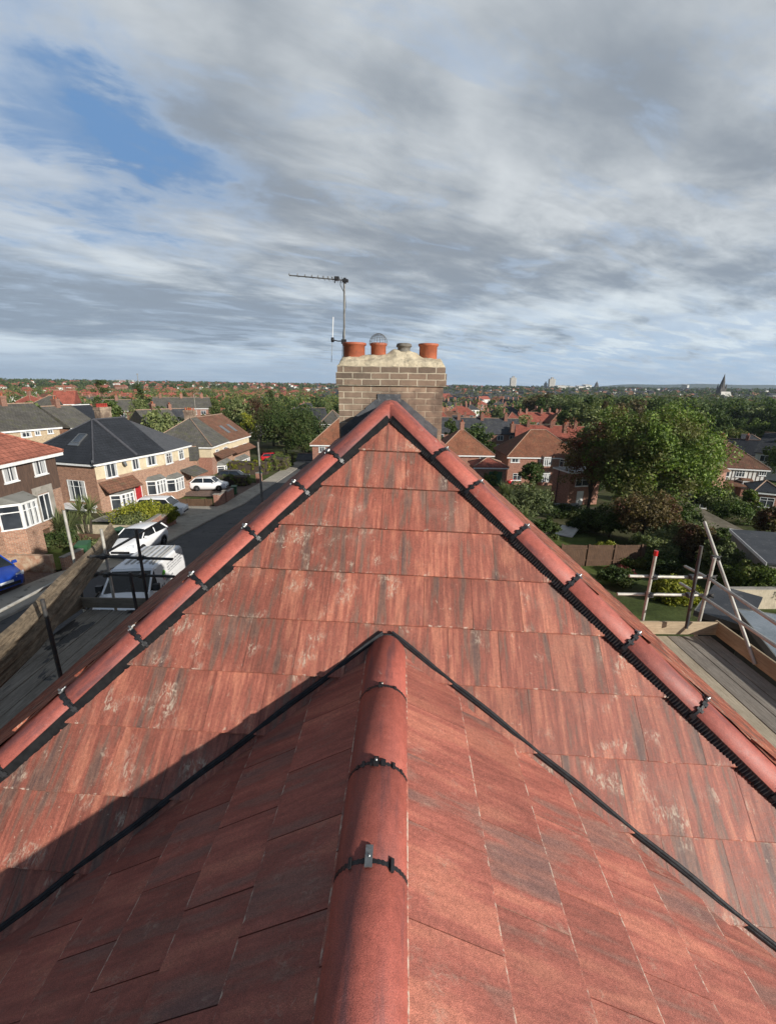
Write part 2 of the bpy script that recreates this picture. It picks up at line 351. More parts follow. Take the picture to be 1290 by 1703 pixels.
TOEY = wood_mat('pale_toe_board_wood', (.46, .36, .24), (.34, .26, .17), (.20, .15, .10))
BOARDX = wood_mat('rough_plank_wood', (.24, .185, .125), (.10, .078, .055), (.04, .03, .022))
FENCEW = wood_mat('fence_wood', (.13, .075, .045), (.085, .05, .032), (.04, .025, .018), 0)
GLASS, _n = new_mat('window_glass'); _v = coords(_n)
finish(_n, _n.ramp(_n.noise(_v, .8, 3), [(.35, (.02, .024, .03)), (.7, (.07, .08, .09))]), .07, None, 0, .8)
CURT = mat('net_curtain', (.50, .50, .48), (.28, .29, .30), 2.5, .9, stretch=(7, 7, .4))
RED_DOOR = mat('red_door_paint', (.38, .03, .03), (.30, .025, .03), 3, .35)
BR_RED = brick_mat('red_brick', (.35, .145, .095), (.24, .095, .065), (.40, .33, .27), dark=(.16, .08, .055))
BR_MIX = brick_mat('orange_brown_brick', (.43, .21, .13), (.29, .14, .09), (.44, .37, .29), dark=(.22, .12, .08), rnd=.12)
BR_PALE = brick_mat('pale_buff_brick', (.56, .43, .28), (.44, .31, .19), (.46, .38, .27), rnd=.1)
BR_CH = brick_mat('weathered_chimney_brick', (.36, .26, .185), (.21, .15, .11), (.52, .44, .33), .225, .075, .009, patch=(.17, .12, .09), dark=(.09, .068, .055))
BR_CHD = brick_mat('dark_corbel_brick', (.23, .165, .12), (.13, .10, .078), (.44, .38, .29), .225, .075, .009, dark=(.085, .07, .052))
BR_FAR = brick_mat('far_red_brick', (.34, .15, .10), (.24, .105, .075), (.32, .25, .2), rnd=.25)
RT_BLACK = rooftile_mat('charcoal_smooth_roof', (.030, .033, .040), (.024, .027, .033), .33, .34, rnd=0, rough=.6)
RT_GREY = rooftile_mat('weathered_grey_tile_roof', (.13, .12, .105), (.095, .09, .08), .3, .32, moss=(.10, .10, .055))
RT_BROWN = rooftile_mat('brown_tile_roof', (.22, .105, .065), (.155, .075, .05), .27, .30, moss=(.11, .085, .05))
RT_ORANGE = rooftile_mat('rosemary_clay_roof', (.33, .135, .075), (.24, .095, .055), .2, .2, moss=(.16, .10, .06), rnd=.2)
RT_RED = rooftile_mat('red_pantile_roof', (.36, .105, .07), (.27, .08, .055), .3, .33, rnd=.2)
RT_REDH = rooftile_mat('salmon_red_tile_roof', (.38, .135, .09), (.30, .105, .07), .33, .36, rnd=0)
RT_SLATE = rooftile_mat('slate_roof', (.075, .078, .088), (.055, .058, .066), .25, .22, moss=(.10, .10, .085), rnd=.25)
RIDGEP = mat('pale_ridge_cement', (.33, .24, .18), (.25, .15, .10), 6, .9)
RIDGEG = mat('dark_ridge_tile', (.05, .052, .06), (.07, .07, .08), 6, .8)
FELT = mat('grey_felt_roof', (.20, .20, .185), (.13, .13, .115), .7, .9, .01, 30, c3=(.09, .085, .06))
FELTM = mat('mossy_asbestos_roof', (.16, .135, .10), (.10, .085, .06), .9, .95, .02, 20, c3=(.06, .065, .03))
FELTD = mat('dark_felt_roof', (.035, .038, .045), (.06, .062, .068), .8, .6, .01, 30, c3=(.12, .12, .12))
TIMBER = mat('dark_brown_cladding', (.115, .07, .05), (.075, .047, .035), 2, .7, .006, 8, stretch=(8, 8, 1))
CONC = mat('concrete_wall', (.33, .30, .26), (.24, .22, .19), 1.4, .9, .01, 20, c3=(.18, .17, .13))
def ground_mat():
    m, n = new_mat('ground_gardens'); o = coords(n)
    a = n.noise(o, .055, 5, .6); b = n.noise(o, .6, 6, .65); c = n.noise(o, 7, 4, .7)
    col = n.ramp(a, [(.36, (.040, .060, .018)), (.47, (.075, .095, .030)), (.53, (.095, .085, .045)), (.60, (.06, .075, .025)), (.68, (.12, .11, .085))])
    col = n.mix(1, col, n.ramp(b, [(.3, .6), (.7, 1.35)]), 'MULTIPLY'); col = n.mix(1, col, n.ramp(c, [(.3, .7), (.7, 1.3)]), 'MULTIPLY')
    finish(n, col, .95, n.math('ADD', b, n.math('MULTIPLY', c, .3)), .05, .1)
    return m
GROUND = ground_mat()
LAWN = mat('lawn_grass', (.085, .125, .030), (.12, .14, .045), .9, .95, .02, 40, c3=(.06, .09, .02), spec=.1)
ASPH = mat('asphalt', (.078, .078, .080), (.10, .099, .098), .5, .9, .004, 60, c3=(.04, .04, .042))
PAVE = mat('concrete_paving', (.42, .38, .31), (.33, .30, .25), .8, .9, .004, 40, c3=(.16, .15, .125))
BLOCKP = brick_mat('block_paving', (.24, .16, .125), (.17, .12, .10), (.09, .08, .07), .2, .1, .01)
LINEW = mat('road_paint', (.62, .62, .58), (.5, .5, .46), 3, .8)
CARW = mat('white_car_paint', (.80, .80, .80), (.74, .74, .75), 1, .22, spec=.6)
CARB = mat('blue_car_paint', (.012, .05, .30), (.01, .04, .24), 1, .25, spec=.6)
CARR = mat('red_car_paint', (.50, .02, .02), (.42, .015, .02), 1, .25, spec=.6)
CARK = mat('black_car_paint', (.012, .013, .016), (.016, .017, .02), 1, .2, spec=.6)
CARG = mat('grey_car_paint', (.14, .15, .16), (.12, .13, .14), 1, .3, spec=.6)
TYRE = mat('tyre_rubber', (.012, .012, .012), (.02, .02, .02), 20, .85)
RIMM = mat('alloy_rim', (.40, .40, .42), (.3, .3, .32), 10, .35, metal=.8)
LAMPG = mat('headlight_glass', (.55, .57, .6), (.35, .37, .4), 10, .12, spec=.8)
CARGL = mat('tinted_glass', (.010, .013, .016), (.02, .024, .028), 2, .06, spec=.8)
BING = mat('green_bin_plastic', (.035, .11, .05), (.03, .09, .04), 3, .5)
TXT = mat('dark_lettering', (.10, .11, .13), (.10, .11, .13), 3, .6)
def leaf_mat(name, c1, c2, c3=None, tr=.25, rnd=.25):
    m, n = new_mat(name); o = coords(n); rn = n.node('ShaderNodeUVMap', dict(uv_map='rnd')).outputs[0]; r1, r2, _ = n.xyz(rn)
    col = n.mix(n.sstep(r1, .15, .85), c1, c2)
    if c3: col = n.mix(n.sstep(n.math('ADD', n.noise(o, .35, 4), n.math('MULTIPLY', r2, .15)), .56, .66), col, c3)
    col = n.mix(1, col, n.ramp(n.noise(o, .9, 3), [(.3, .75), (.7, 1.25)]), 'MULTIPLY')
    if rnd: col = n.mix(1, col, n.ramp(n.node('ShaderNodeObjectInfo').outputs['Random'], [(0, (1-rnd, 1-rnd, 1-rnd)), (.5, (1.05, 1, .9)), (1, (1+rnd, 1+rnd*.8, 1+rnd*.3))]), 'MULTIPLY')
    b = n.node('ShaderNodeBsdfPrincipled'); n.set(b.inputs['Base Color'], col); b.inputs['Roughness'].default_value = .6; b.inputs['Specular IOR Level'].default_value = .25
    t = n.node('ShaderNodeBsdfTranslucent', None, Color=n.mix(1, col, (1.2, 1.4, .5), 'MULTIPLY'))
    mx = n.node('ShaderNodeMixShader', None, i0=tr, i1=b.outputs[0], i2=t.outputs[0]); n.node('ShaderNodeOutputMaterial', None, Surface=mx.outputs[0]); return m
LEAF_G = leaf_mat('leaf_mid_green', (0.064, 0.100, 0.026), (0.140, 0.188, 0.052), (0.135, 0.135, 0.041))
LEAF_H = leaf_mat('leaf_bright_green', (0.070, 0.115, 0.024), (0.195, 0.265, 0.058), (0.135, 0.135, 0.047), rnd=0)
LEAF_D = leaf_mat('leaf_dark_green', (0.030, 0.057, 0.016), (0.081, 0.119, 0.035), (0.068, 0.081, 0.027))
LEAF_Y = leaf_mat('leaf_yellow_green', (.14, .17, .02), (.30, .30, .04))
LEAF_R = leaf_mat('leaf_russet', (0.074, 0.061, 0.030), (0.149, 0.115, 0.054), (0.108, 0.041, 0.027))
LEAF_V = leaf_mat('leaf_olive', (0.095, 0.128, 0.054), (0.189, 0.216, 0.095))
BARK = mat('bark', (.07, .052, .038), (.04, .03, .022), 3, .95, .02, 15, stretch=(4, 4, 1))
# ================================================================ the roof under the camera
GA = .345
def uvmesh(name, verts, faces, uvs, rnds, m, parent, smooth=None, planes=(), label=None):
    me = bpy.data.meshes.new(name); me.from_pydata(verts, [], faces); me.materials.append(m)
    l1 = me.uv_layers.new(name='UVMap'); l2 = me.uv_layers.new(name='rnd')
    l1.data.foreach_set('uv', np.array([c for f in uvs for p in f for c in p], np.float32))
    l2.data.foreach_set('uv', np.array([c for f, q in zip(faces, rnds) for _ in f for c in q], np.float32))
    if smooth: me.polygons.foreach_set('use_smooth', smooth)
    if planes:
        bm = bmesh.new(); bm.from_mesh(me)
        for co, no in planes:
            bmesh.ops.bisect_plane(bm, geom=bm.verts[:]+bm.edges[:]+bm.faces[:], plane_co=co, plane_no=no, clear_inner=True)
        bm.to_mesh(me); bm.free()
    me.update(); return link(name, me, parent, label)
def tile_field(name, O, u, v, edges, u0, u1, wd, joint, m, parent, planes=(), seed=1, lift=.038, label=None, gap=.0009, drop=.027, frt=.017):
    """edges = list of slope coordinates of lower tile edges; joint(k) = phase of the joints of row k"""
    rr = random.Random(seed); nn = u.cross(v).normalized(); V = []; F = []; UV = []; R = []
    for k, s in enumerate(edges):
        ph = joint(k); i0 = math.floor((u0-ph)/wd); i1 = math.ceil((u1-ph)/wd)
        for i in range(i0, i1):
            a = ph+i*wd+gap; b = a+wd-gap*2; q = (rr.random(), rr.random())
            dl = rr.uniform(-.0016, .0016); dr = rr.uniform(-.0016, .0016); ds = rr.uniform(-.0025, .0025); L = GA+.03
            def pt(uu, sv, h): return tuple(O+u*uu+v*sv+nn*h)
            prof = [(0, lift-frt), (0, lift-.004), (.0045, lift), (L, lift-drop)]
            o = len(V)
            for (sv, h) in prof:
                V.append(pt(a, s+ds+sv, h+dl)); V.append(pt(b, s+ds+sv, h+dr))
            V.append(pt(a, s+ds+L, -.004)); V.append(pt(b, s+ds+L, -.004))
            for j in range(3):
                F.append((o+2*j, o+2*j+1, o+2*j+3, o+2*j+2)); v0, v1 = prof[j][0], prof[j+1][0]
                UV.append(((0, v0), (wd, v0), (wd, v1), (0, v1))); R.append(q)
            F.append((o, o+2, o+4, o+6, o+8)); UV.append(((0, .02),)*5); R.append(q)
            F.append((o+1, o+9, o+7, o+5, o+3)); UV.append(((wd, .02),)*5); R.append(q)
    return uvmesh(name, V, F, UV, R, m, parent, None, planes, label)
def half_pipe(name, p0, p1, up, r, m, parent, th=.014, seg=20, a0=-8, r1=None, smooth=True):
    """half-round tile from p0 to p1 with real thickness"""
    p0 = Vector(p0); p1 = Vector(p1); t = (p1-p0).normalized(); sd = t.cross(up).normalized(); up = sd.cross(t).normalized()
    r1 = r1 or r; L = (p1-p0).length; V = []; F = []; UV = []; sm = []
    st = [(0, 0, r-th), (0, -.004, r-.003), (.004, 0, r), (L*.5, 0, (r+r1)/2), (L-.004, 0, r1), (L, 0, r1-.003), (L, 0, r1-th)]
    for (d_, _, rr_) in st:
        for k in range(seg+1):
            an = math.radians(a0+(180-2*a0)*k/seg); V.append(tuple(p0+t*d_+sd*math.cos(an)*rr_+up*math.sin(an)*rr_))
    S = seg+1
    for j in range(len(st)):
        j2 = (j+1) % len(st)
        for k in range(seg):
            F.append((j*S+k, j2*S+k, j2*S+k+1, j*S+k+1)); d0, d1 = st[j][0], st[j2][0]; w0, w1 = k/seg*PI*r, (k+1)/seg*PI*r
            UV.append(((w0, d0), (w0, d1), (w1, d1), (w1, d0))); sm.append(1 < j < 5 or j == 6)
    return uvmesh(name, V, F, UV, [(0, 0)]*len(F), m, parent, sm)
def strap(p, t, up, r, a0, a1, wd, th, mb, seg=20):
    """band bent over a ridge tile"""
    t = Vector(t).normalized(); sd = t.cross(up).normalized(); up = sd.cross(t).normalized(); p = Vector(p); vs = []
    for k in range(seg+1):
        an = math.radians(a0+(a1-a0)*k/seg); e = sd*math.cos(an)+up*math.sin(an)
        for (h, wv) in ((r, -wd/2), (r+th, -wd/2), (r+th, wd/2), (r, wd/2)): vs.append(p+e*h+t*wv)
    fs = [(k*4+j, k*4+(j+1) % 4, (k+1)*4+(j+1) % 4, (k+1)*4+j) for k in range(seg) for j in range(4)]+[(0, 3, 2, 1), (seg*4, seg*4+1, seg*4+2, seg*4+3)]
    mb.add(vs, fs)
def block(p, t, up, r, an, size, mb):
    """small block sitting on the strap at angle an: size = (around, along, height)"""
    t = Vector(t).normalized(); sd = t.cross(up).normalized(); up = sd.cross(t).normalized(); a = math.radians(an)
    e = sd*math.cos(a)+up*math.sin(a); g = -sd*math.sin(a)+up*math.cos(a); c = Vector(p)+e*(r+size[2]/2)
    M = Matrix(((g.x, t.x, e.x, c.x), (g.y, t.y, e.y, c.y), (g.z, t.z, e.z, c.z), (0, 0, 0, 1)))
    mb.at(M); mb.box(-size[0]/2, size[0]/2, -size[1]/2, size[1]/2, -size[2]/2, size[2]/2); mb.at(Matrix.Identity(4)); return M
def near_param(px, py, p, t):
    """parameter along the line p + t*s nearest to a sight line"""
    d_ = ray(px, py).normalized(); b = d_.dot(t); c = d_.dot(p); e = t.dot(p)
    return (b*c-e)/(1-b*b)

HOUSE = empty('house', 'red concrete tiled roof under the camera, with hips, a near gable ridge and brick chimney', 'house', (0, 3, -9.4))
HOUSE.location = (0, 0, 0)
AL, AZ, TI = .815, -.026, .0279
hA = Vector((0, 2.4503, -1.6))
_u1 = Vector((math.cos(AZ), math.sin(AZ), 0)); _v1 = Vector((-math.sin(AZ)*math.cos(AL), math.cos(AZ)*math.cos(AL), math.sin(AL)))
hU = _u1*math.cos(TI)-_v1*math.sin(TI); hV = _v1*math.cos(TI)+_u1*math.sin(TI); hN = hU.cross(hV)
ap_in = Vector((.0053, 3.6818, -.2938)); L_in = Vector((-2.2044, 1.9103, -2.2335)); R_in = Vector((2.1602, 1.8176, -2.2115))
dL = (L_in-ap_in).normalized(); dR = (R_in-ap_in).normalized()
oL = hN.cross(dL).normalized(); oL = oL if oL.x < 0 else -oL
oR = hN.cross(dR).normalized(); oR = oR if oR.x > 0 else -oR
RH = .112; OFF = .106
# where the two hip centre lines meet
pL = ap_in+oL*OFF; pR = ap_in+oR*OFF
tt = (pR-pL).dot(oR)/dL.dot(oR); APX = pL+dL*tt
YD = Vector((.0, 1, 0)); RIDGE_END = 7.0
sNL = Vector((-.84, 0, 1)).normalized(); sNR = Vector((.85, 0, 1)).normalized()
def side_v(nn): # up-slope direction on a side plane
    v = YD.cross(nn).normalized(); return v if v.z > 0 else -v
# lateral rows
hip_edges = [1.4802-k*GA for k in range(0, 12)]
hip_cut = [(APX-oL*.03, -oL), (APX-oR*.03, -oR)]
tile_field('hip_roof_face', hA, hU, hV, hip_edges, -5, 5, .3235, lambda k: 1.0465+(0 if k % 2 == 1 else .162), TILE, HOUSE, hip_cut, 3)
def clip_poly(pts): pass
for nn, o_, dd, ue in ((sNL, oL, dL, -1), (sNR, oR, dR, 1)):
    vv = side_v(nn); uu = vv.cross(nn).normalized(); 
    cutn = (dd.cross(Vector((0, 0, 1)))).normalized(); cutn = cutn if cutn.y > 0 else -cutn
    ed = [-.10-GA*(k+1) for k in range(16)]
    r0, r1 = (-4, RIDGE_END-3.8) if uu.y > 0 else (-(RIDGE_END-3.8), 4)
    tile_field('side_roof_face', APX, uu, vv, ed, r0, r1, .3235, lambda k: .16*(k % 2), TILE3, HOUSE, [(APX+cutn*.03, cutn)], 5)
# boards under the tiles so nothing shows through the joints
eave_s = -2.95
mb = MB(); mb.slab([APX-hN*.006, APX+dL*6-hN*.006, APX+dR*6-hN*.006], .05)
mb2 = MB()
for nn, dd in ((sNL, dL), (sNR, dR)):
    low = APX+dd*((APX.z+3.68)/-dd.z); low = Vector((low.x, low.y, APX.z-abs(low.x-APX.x)*.85)); pts = [APX-nn*.008, low-nn*.008, Vector((low.x, RIDGE_END, low.z))-nn*.008, Vector((APX.x, RIDGE_END, APX.z))-nn*.008]
    mb2.slab(pts if (pts[1]-pts[0]).cross(pts[3]-pts[0]).dot(nn) > 0 else pts[::-1], .05)
mb.build('roof_underlay', FELTD, HOUSE); mb2.build('roof_underlay', FELTD, HOUSE)
# hip tiles, union clips, ventilated strip
upL = (hN+sNL).normalized(); upR = (hN+sNR).normalized()
SINK = .046
for side, dd, up, pix in (('L', dL, upL, [(590, 722), (555, 758), (499, 811), (419, 886), (329, 965), (232, 1058), (114, 1162)]),
                          ('R', dR, upR, [(701, 724), (731, 755), (788, 810), (863, 886), (950, 969), (1047, 1066), (1163, 1174), (1283, 1318)])):
    ax = APX-up*SINK
    ps = [near_param(px, py, ax+up*RH, dd) for px, py in pix]
    print(side, 'hip joints', [round(q, 2) for q in ps])
    ps = ps[1:] if side == 'L' else ps[1:]
    while ps[-1] < 4.9: ps.append(ps[-1]+.447)
    prev = .0
    for i, s in enumerate(ps):
        a = ax+dd*(prev+.0025 if i else -.0); b = ax+dd*(s-.0025)
        tl = half_pipe('hip_tile', a, b, up, RH+random.uniform(-.001, .001), RIDGE, HOUSE)
        if s < 4.7:
            c = ax+dd*s; mb = MB(); strap(c, dd, up, RH-.006, -5, 185, .030, .006, mb)
            # the arm and clamp
            s_out = 1 if (dd.cross(up)).dot(oL if side == 'L' else oR) > 0 else -1
            inner = (lambda q: 90-s_out*q)     # positive q turns outwards
            for q, sz in ((-66, (.022, .030, .014)), (-38, (.018, .038, .012)), (-14, (.03, .030, .014))):
                block(c, dd, up, RH-.002, 90-s_out*q, sz, mb)
            strap(c, dd, up, RH, 90+min(s_out*-5, s_out*80), 90+max(s_out*-5, s_out*80), .014, .010, mb, 10)
            mb.build('union_clip', BLACK, tl)
            mb = MB(); M = block(c, dd, up, RH+.006, 90-s_out*12, (.036, .020, .012), mb)
            block(c, dd, up, RH+.002, 90-s_out*26, (.018, .050, .008), mb)
            mb.at(M); mb.lathe([(.0001, .020), (.006, .020), (.006, .004), (.009, .004), (.009, 0)], seg=8); mb.at(Matrix.Identity(4))
            mb.build('clamp_plate', GALV, tl)
        prev = s
    # black ribbed roll along the inner edge
    oi = -(oL if side == 'L' else oR); st = ap_in-oi*.028+hN*.038; mb = MB(); prof = []
    N = 200 if side == 'L' else 240; LL = 4.4
    vs = []; rr = random.Random(2)
    for k in range(N*2):
        s = LL*k/(N*2-1); h = ((.0 if side == 'L' else .006) if k % 2 else 0); wv = .036+rr.uniform(-.003, .003)+((.001 if side == 'L' else .005) if k % 2 else 0)
        base = st+dd*s
        vs += [base+hN*(.03), base+oi*.013+hN*(.012+h), base+oi*(wv)+hN*(-.006+h), base+oi*(wv+.006)+hN*(-.026)]
    mb.add(vs, [(k*4+j, (k+1)*4+j, (k+1)*4+j+1, k*4+j+1) for k in range(N*2-1) for j in range(3)]); mb.build('ventilated_hip_strip', BLACKM if side == 'L' else BLACK, HOUSE)
# ridge from the apex to the chimney and beyond
ax = APX-Vector((0, 0, .10)); prev = -.05
for i, s in enumerate((.42, .87, 1.32)):
    half_pipe('ridge_tile', ax+YD*(prev+.002), ax+YD*(s-.002), Vector((0, 0, 1)), .118, RIDGE, HOUSE); prev = s
prev = 2.5
while prev < RIDGE_END-4.3:
    half_pipe('ridge_tile', ax+YD*(prev+.002), ax+YD*(prev+.446), Vector((0, 0, 1)), .118, RIDGE, HOUSE); prev += .45
# ---------------------------------------------------------------- the near gable roof
RAZ = .0345; gD = Vector((math.sin(RAZ), math.cos(RAZ), 0)); gP = Vector((math.cos(RAZ), -math.sin(RAZ), 0)); gO = Vector((.006, 2.48, -1.58))
def gable_side(sl, sgn, seed, phases):
    """sl = drop per metre, sgn = +1 right"""
    out = gP*sgn; vv = (-out+Vector((0, 0, sl))).normalized(); ud = gD*(1 if sgn < 0 else 1)
    nn = Vector((0, 0, 1))+out*sl; nn.normalize(); uu = vv.cross(nn).normalized()
    # valley line = gable plane x hip plane
    vd = nn.cross(hN).normalized(); vd = vd if vd.z < 0 else -vd
    a = gO; # start point on both planes: ridge line hits hip plane
    tv = (hA-gO).dot(hN)/gD.dot(hN); v0 = gO+gD*tv
    vert = vd.cross(Vector((0, 0, 1))).normalized(); vert = vert if vert.y < 0 else -vert
    cs = 1/math.sqrt(1+sl*sl)
    ed = [-(x/cs) for x in ([.455, .755, 1.045] if sgn > 0 else [.455, .752, 1.048])]
    ed.insert(0, -(.128 if sgn > 0 else .1335)/cs)
    while len(ed) < 12: ed.append(ed[-1]-GA)
    org = gO-nn*.024
    flip = 1 if uu.dot(gD) > 0 else -1
    r0, r1 = (-6.5, .6) if flip > 0 else (-.6, 6.5)
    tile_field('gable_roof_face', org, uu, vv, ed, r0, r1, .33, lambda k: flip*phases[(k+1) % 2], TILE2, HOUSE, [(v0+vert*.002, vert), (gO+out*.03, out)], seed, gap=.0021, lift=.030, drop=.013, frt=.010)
    mb = MB(); e = 3.5
    mb.slab([v0-nn*.03, v0-nn*.03+vd*(e/abs(vd.x)), gO-nn*.03+out*e-Vector((0, 0, sl*e))-gD*6.5, gO-nn*.03-gD*6.5][::(1 if sgn < 0 else -1)], .05)
    mb.build('roof_underlay', FELTD, HOUSE)
    # black valley trim
    rr = random.Random(seed); mb = MB(); pts = []
    for k in range(40):
        q = .03+k*.1; pts.append(v0+vd*q+nn*(.010+.004*math.sin(k*1.05))+vert*-.004+Vector((0, 0, .046)))
    mb.tube(pts, .0105, 8); mb.tube([p-Vector((0, 0, .016)) for p in pts], .0135, 8); 0 and mb.slab([v0+vd*.0+hN*.034-vert*.012, v0+vd*4+hN*.034-vert*.012, v0+vd*4+hN*.028+vert*.02, v0+hN*.028+vert*.02][::(1 if sgn > 0 else -1)], .006)
    mb.build('valley_trim', BLACKV, HOUSE)
    return vd, v0
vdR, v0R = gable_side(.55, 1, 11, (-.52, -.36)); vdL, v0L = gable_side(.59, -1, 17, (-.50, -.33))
gax = gO-Vector((0, 0, .10)); upg = Vector((0, 0, 1)); RG = .131
js = [near_param(px, py, gax+upg*RG, -gD) for px, py in ((633, 1140), (624, 1268), (616, 1432))]; s0 = near_param(634, 1054, gax+upg*RG, -gD)
print('near ridge', s0, js)
seq = [s0]+js
while seq[-1] < 4: seq.append(seq[-1]+.447)
for i in range(len(seq)-1):
    a, b = seq[i]+.002, seq[i+1]-.002; c = gax-gD*seq[i+1]
    tl = half_pipe('ridge_tile', gax-gD*a, gax-gD*b, upg, RG+(.0 if i else -.003), RIDGE, HOUSE, a0=0)
    if i < 3:
        mb = MB(); strap(c, gD, upg, RG-.008, -2, 182, .014, .0085, mb, 26)
        rr = random.Random(i)
        for k in range(22):      # teeth of the profiled strap
            block(c, gD, upg, RG-.004, 8+k*7.8+rr.uniform(-1, 1), (.008, .015+rr.uniform(0, .004), .005), mb)
        for q, sz in {0: ((62, (.016, .022, .010)), (128, (.02, .018, .008))), 1: ((60, (.012, .028, .012)), (100, (.02, .030, .012)), (80, (.02, .030, .012)), (118, (.012, .026, .010)), (132, (.014, .02, .008)), (40, (.012, .02, .008))), 2: ((58, (.013, .042, .014)), (122, (.011, .034, .012)))}[i]:
            block(c, gD, upg, RG-.004, q, sz, mb)
        if i < 2: block(c, gD, upg, RG, 93 if i else 96, (.022, .028+.012*i, .014), mb)
        mb.build('union_clip', BLACK, tl)
        mb = MB()
        if i == 2:
            M = block(c+gD*.012, gD, upg, RG+.004, 93, (.026, .072, .004), mb)
            mb.at(M); mb.lathe([(.0001, .006), (.005, .006), (.006, .002)], seg=8)
        else:
            M = block(c, gD, upg, RG+.013, 93, (.010, .010, .003), mb); mb.at(M); mb.lathe([(.0001, .007), (.006, .006), (.007, .0)], seg=8)
        mb.at(Matrix.Identity(4)); mb.build('clamp_plate', GALV, tl)
# end piece turned into the main roof
mb = MB(); e0 = gax-gD*(s0-.004); mb.tube([e0+gP*(.12*math.cos(q/10*PI))+upg*(.12*math.sin(q/10*PI)+.006) for q in range(11)], .010, 6); mb.build('ridge_end_seal', BLACK, HOUSE)
# tiny silver fixings beside the left valley
for q in (.86, 1.02, 1.62, 2.3): mb = MB(); mb.at(Matrix.Translation(v0L+vdL*q+hN*.04+Vector((-.03, .03, 0)))); mb.box(-.006, .006, -.006, .006, 0, .010); mb.build('nail_head', GALV, HOUSE)
# walls, gutters
zg = -11.0
mb = MB(); mb.box(-3.75, 3.75, .9, RIDGE_END-.1, zg, -3.64); mb.box(-3.3, 3.3, -4.0, .897, zg, -3.63); mb.build('wall', BR_RED, HOUSE)
for sx in (-1, 1): mb = MB(); mb.tube([(sx*4.16, .4, -3.86), (sx*4.16, RIDGE_END, -3.86)], .055, 8); mb.build('gutter', BLACK, HOUSE)
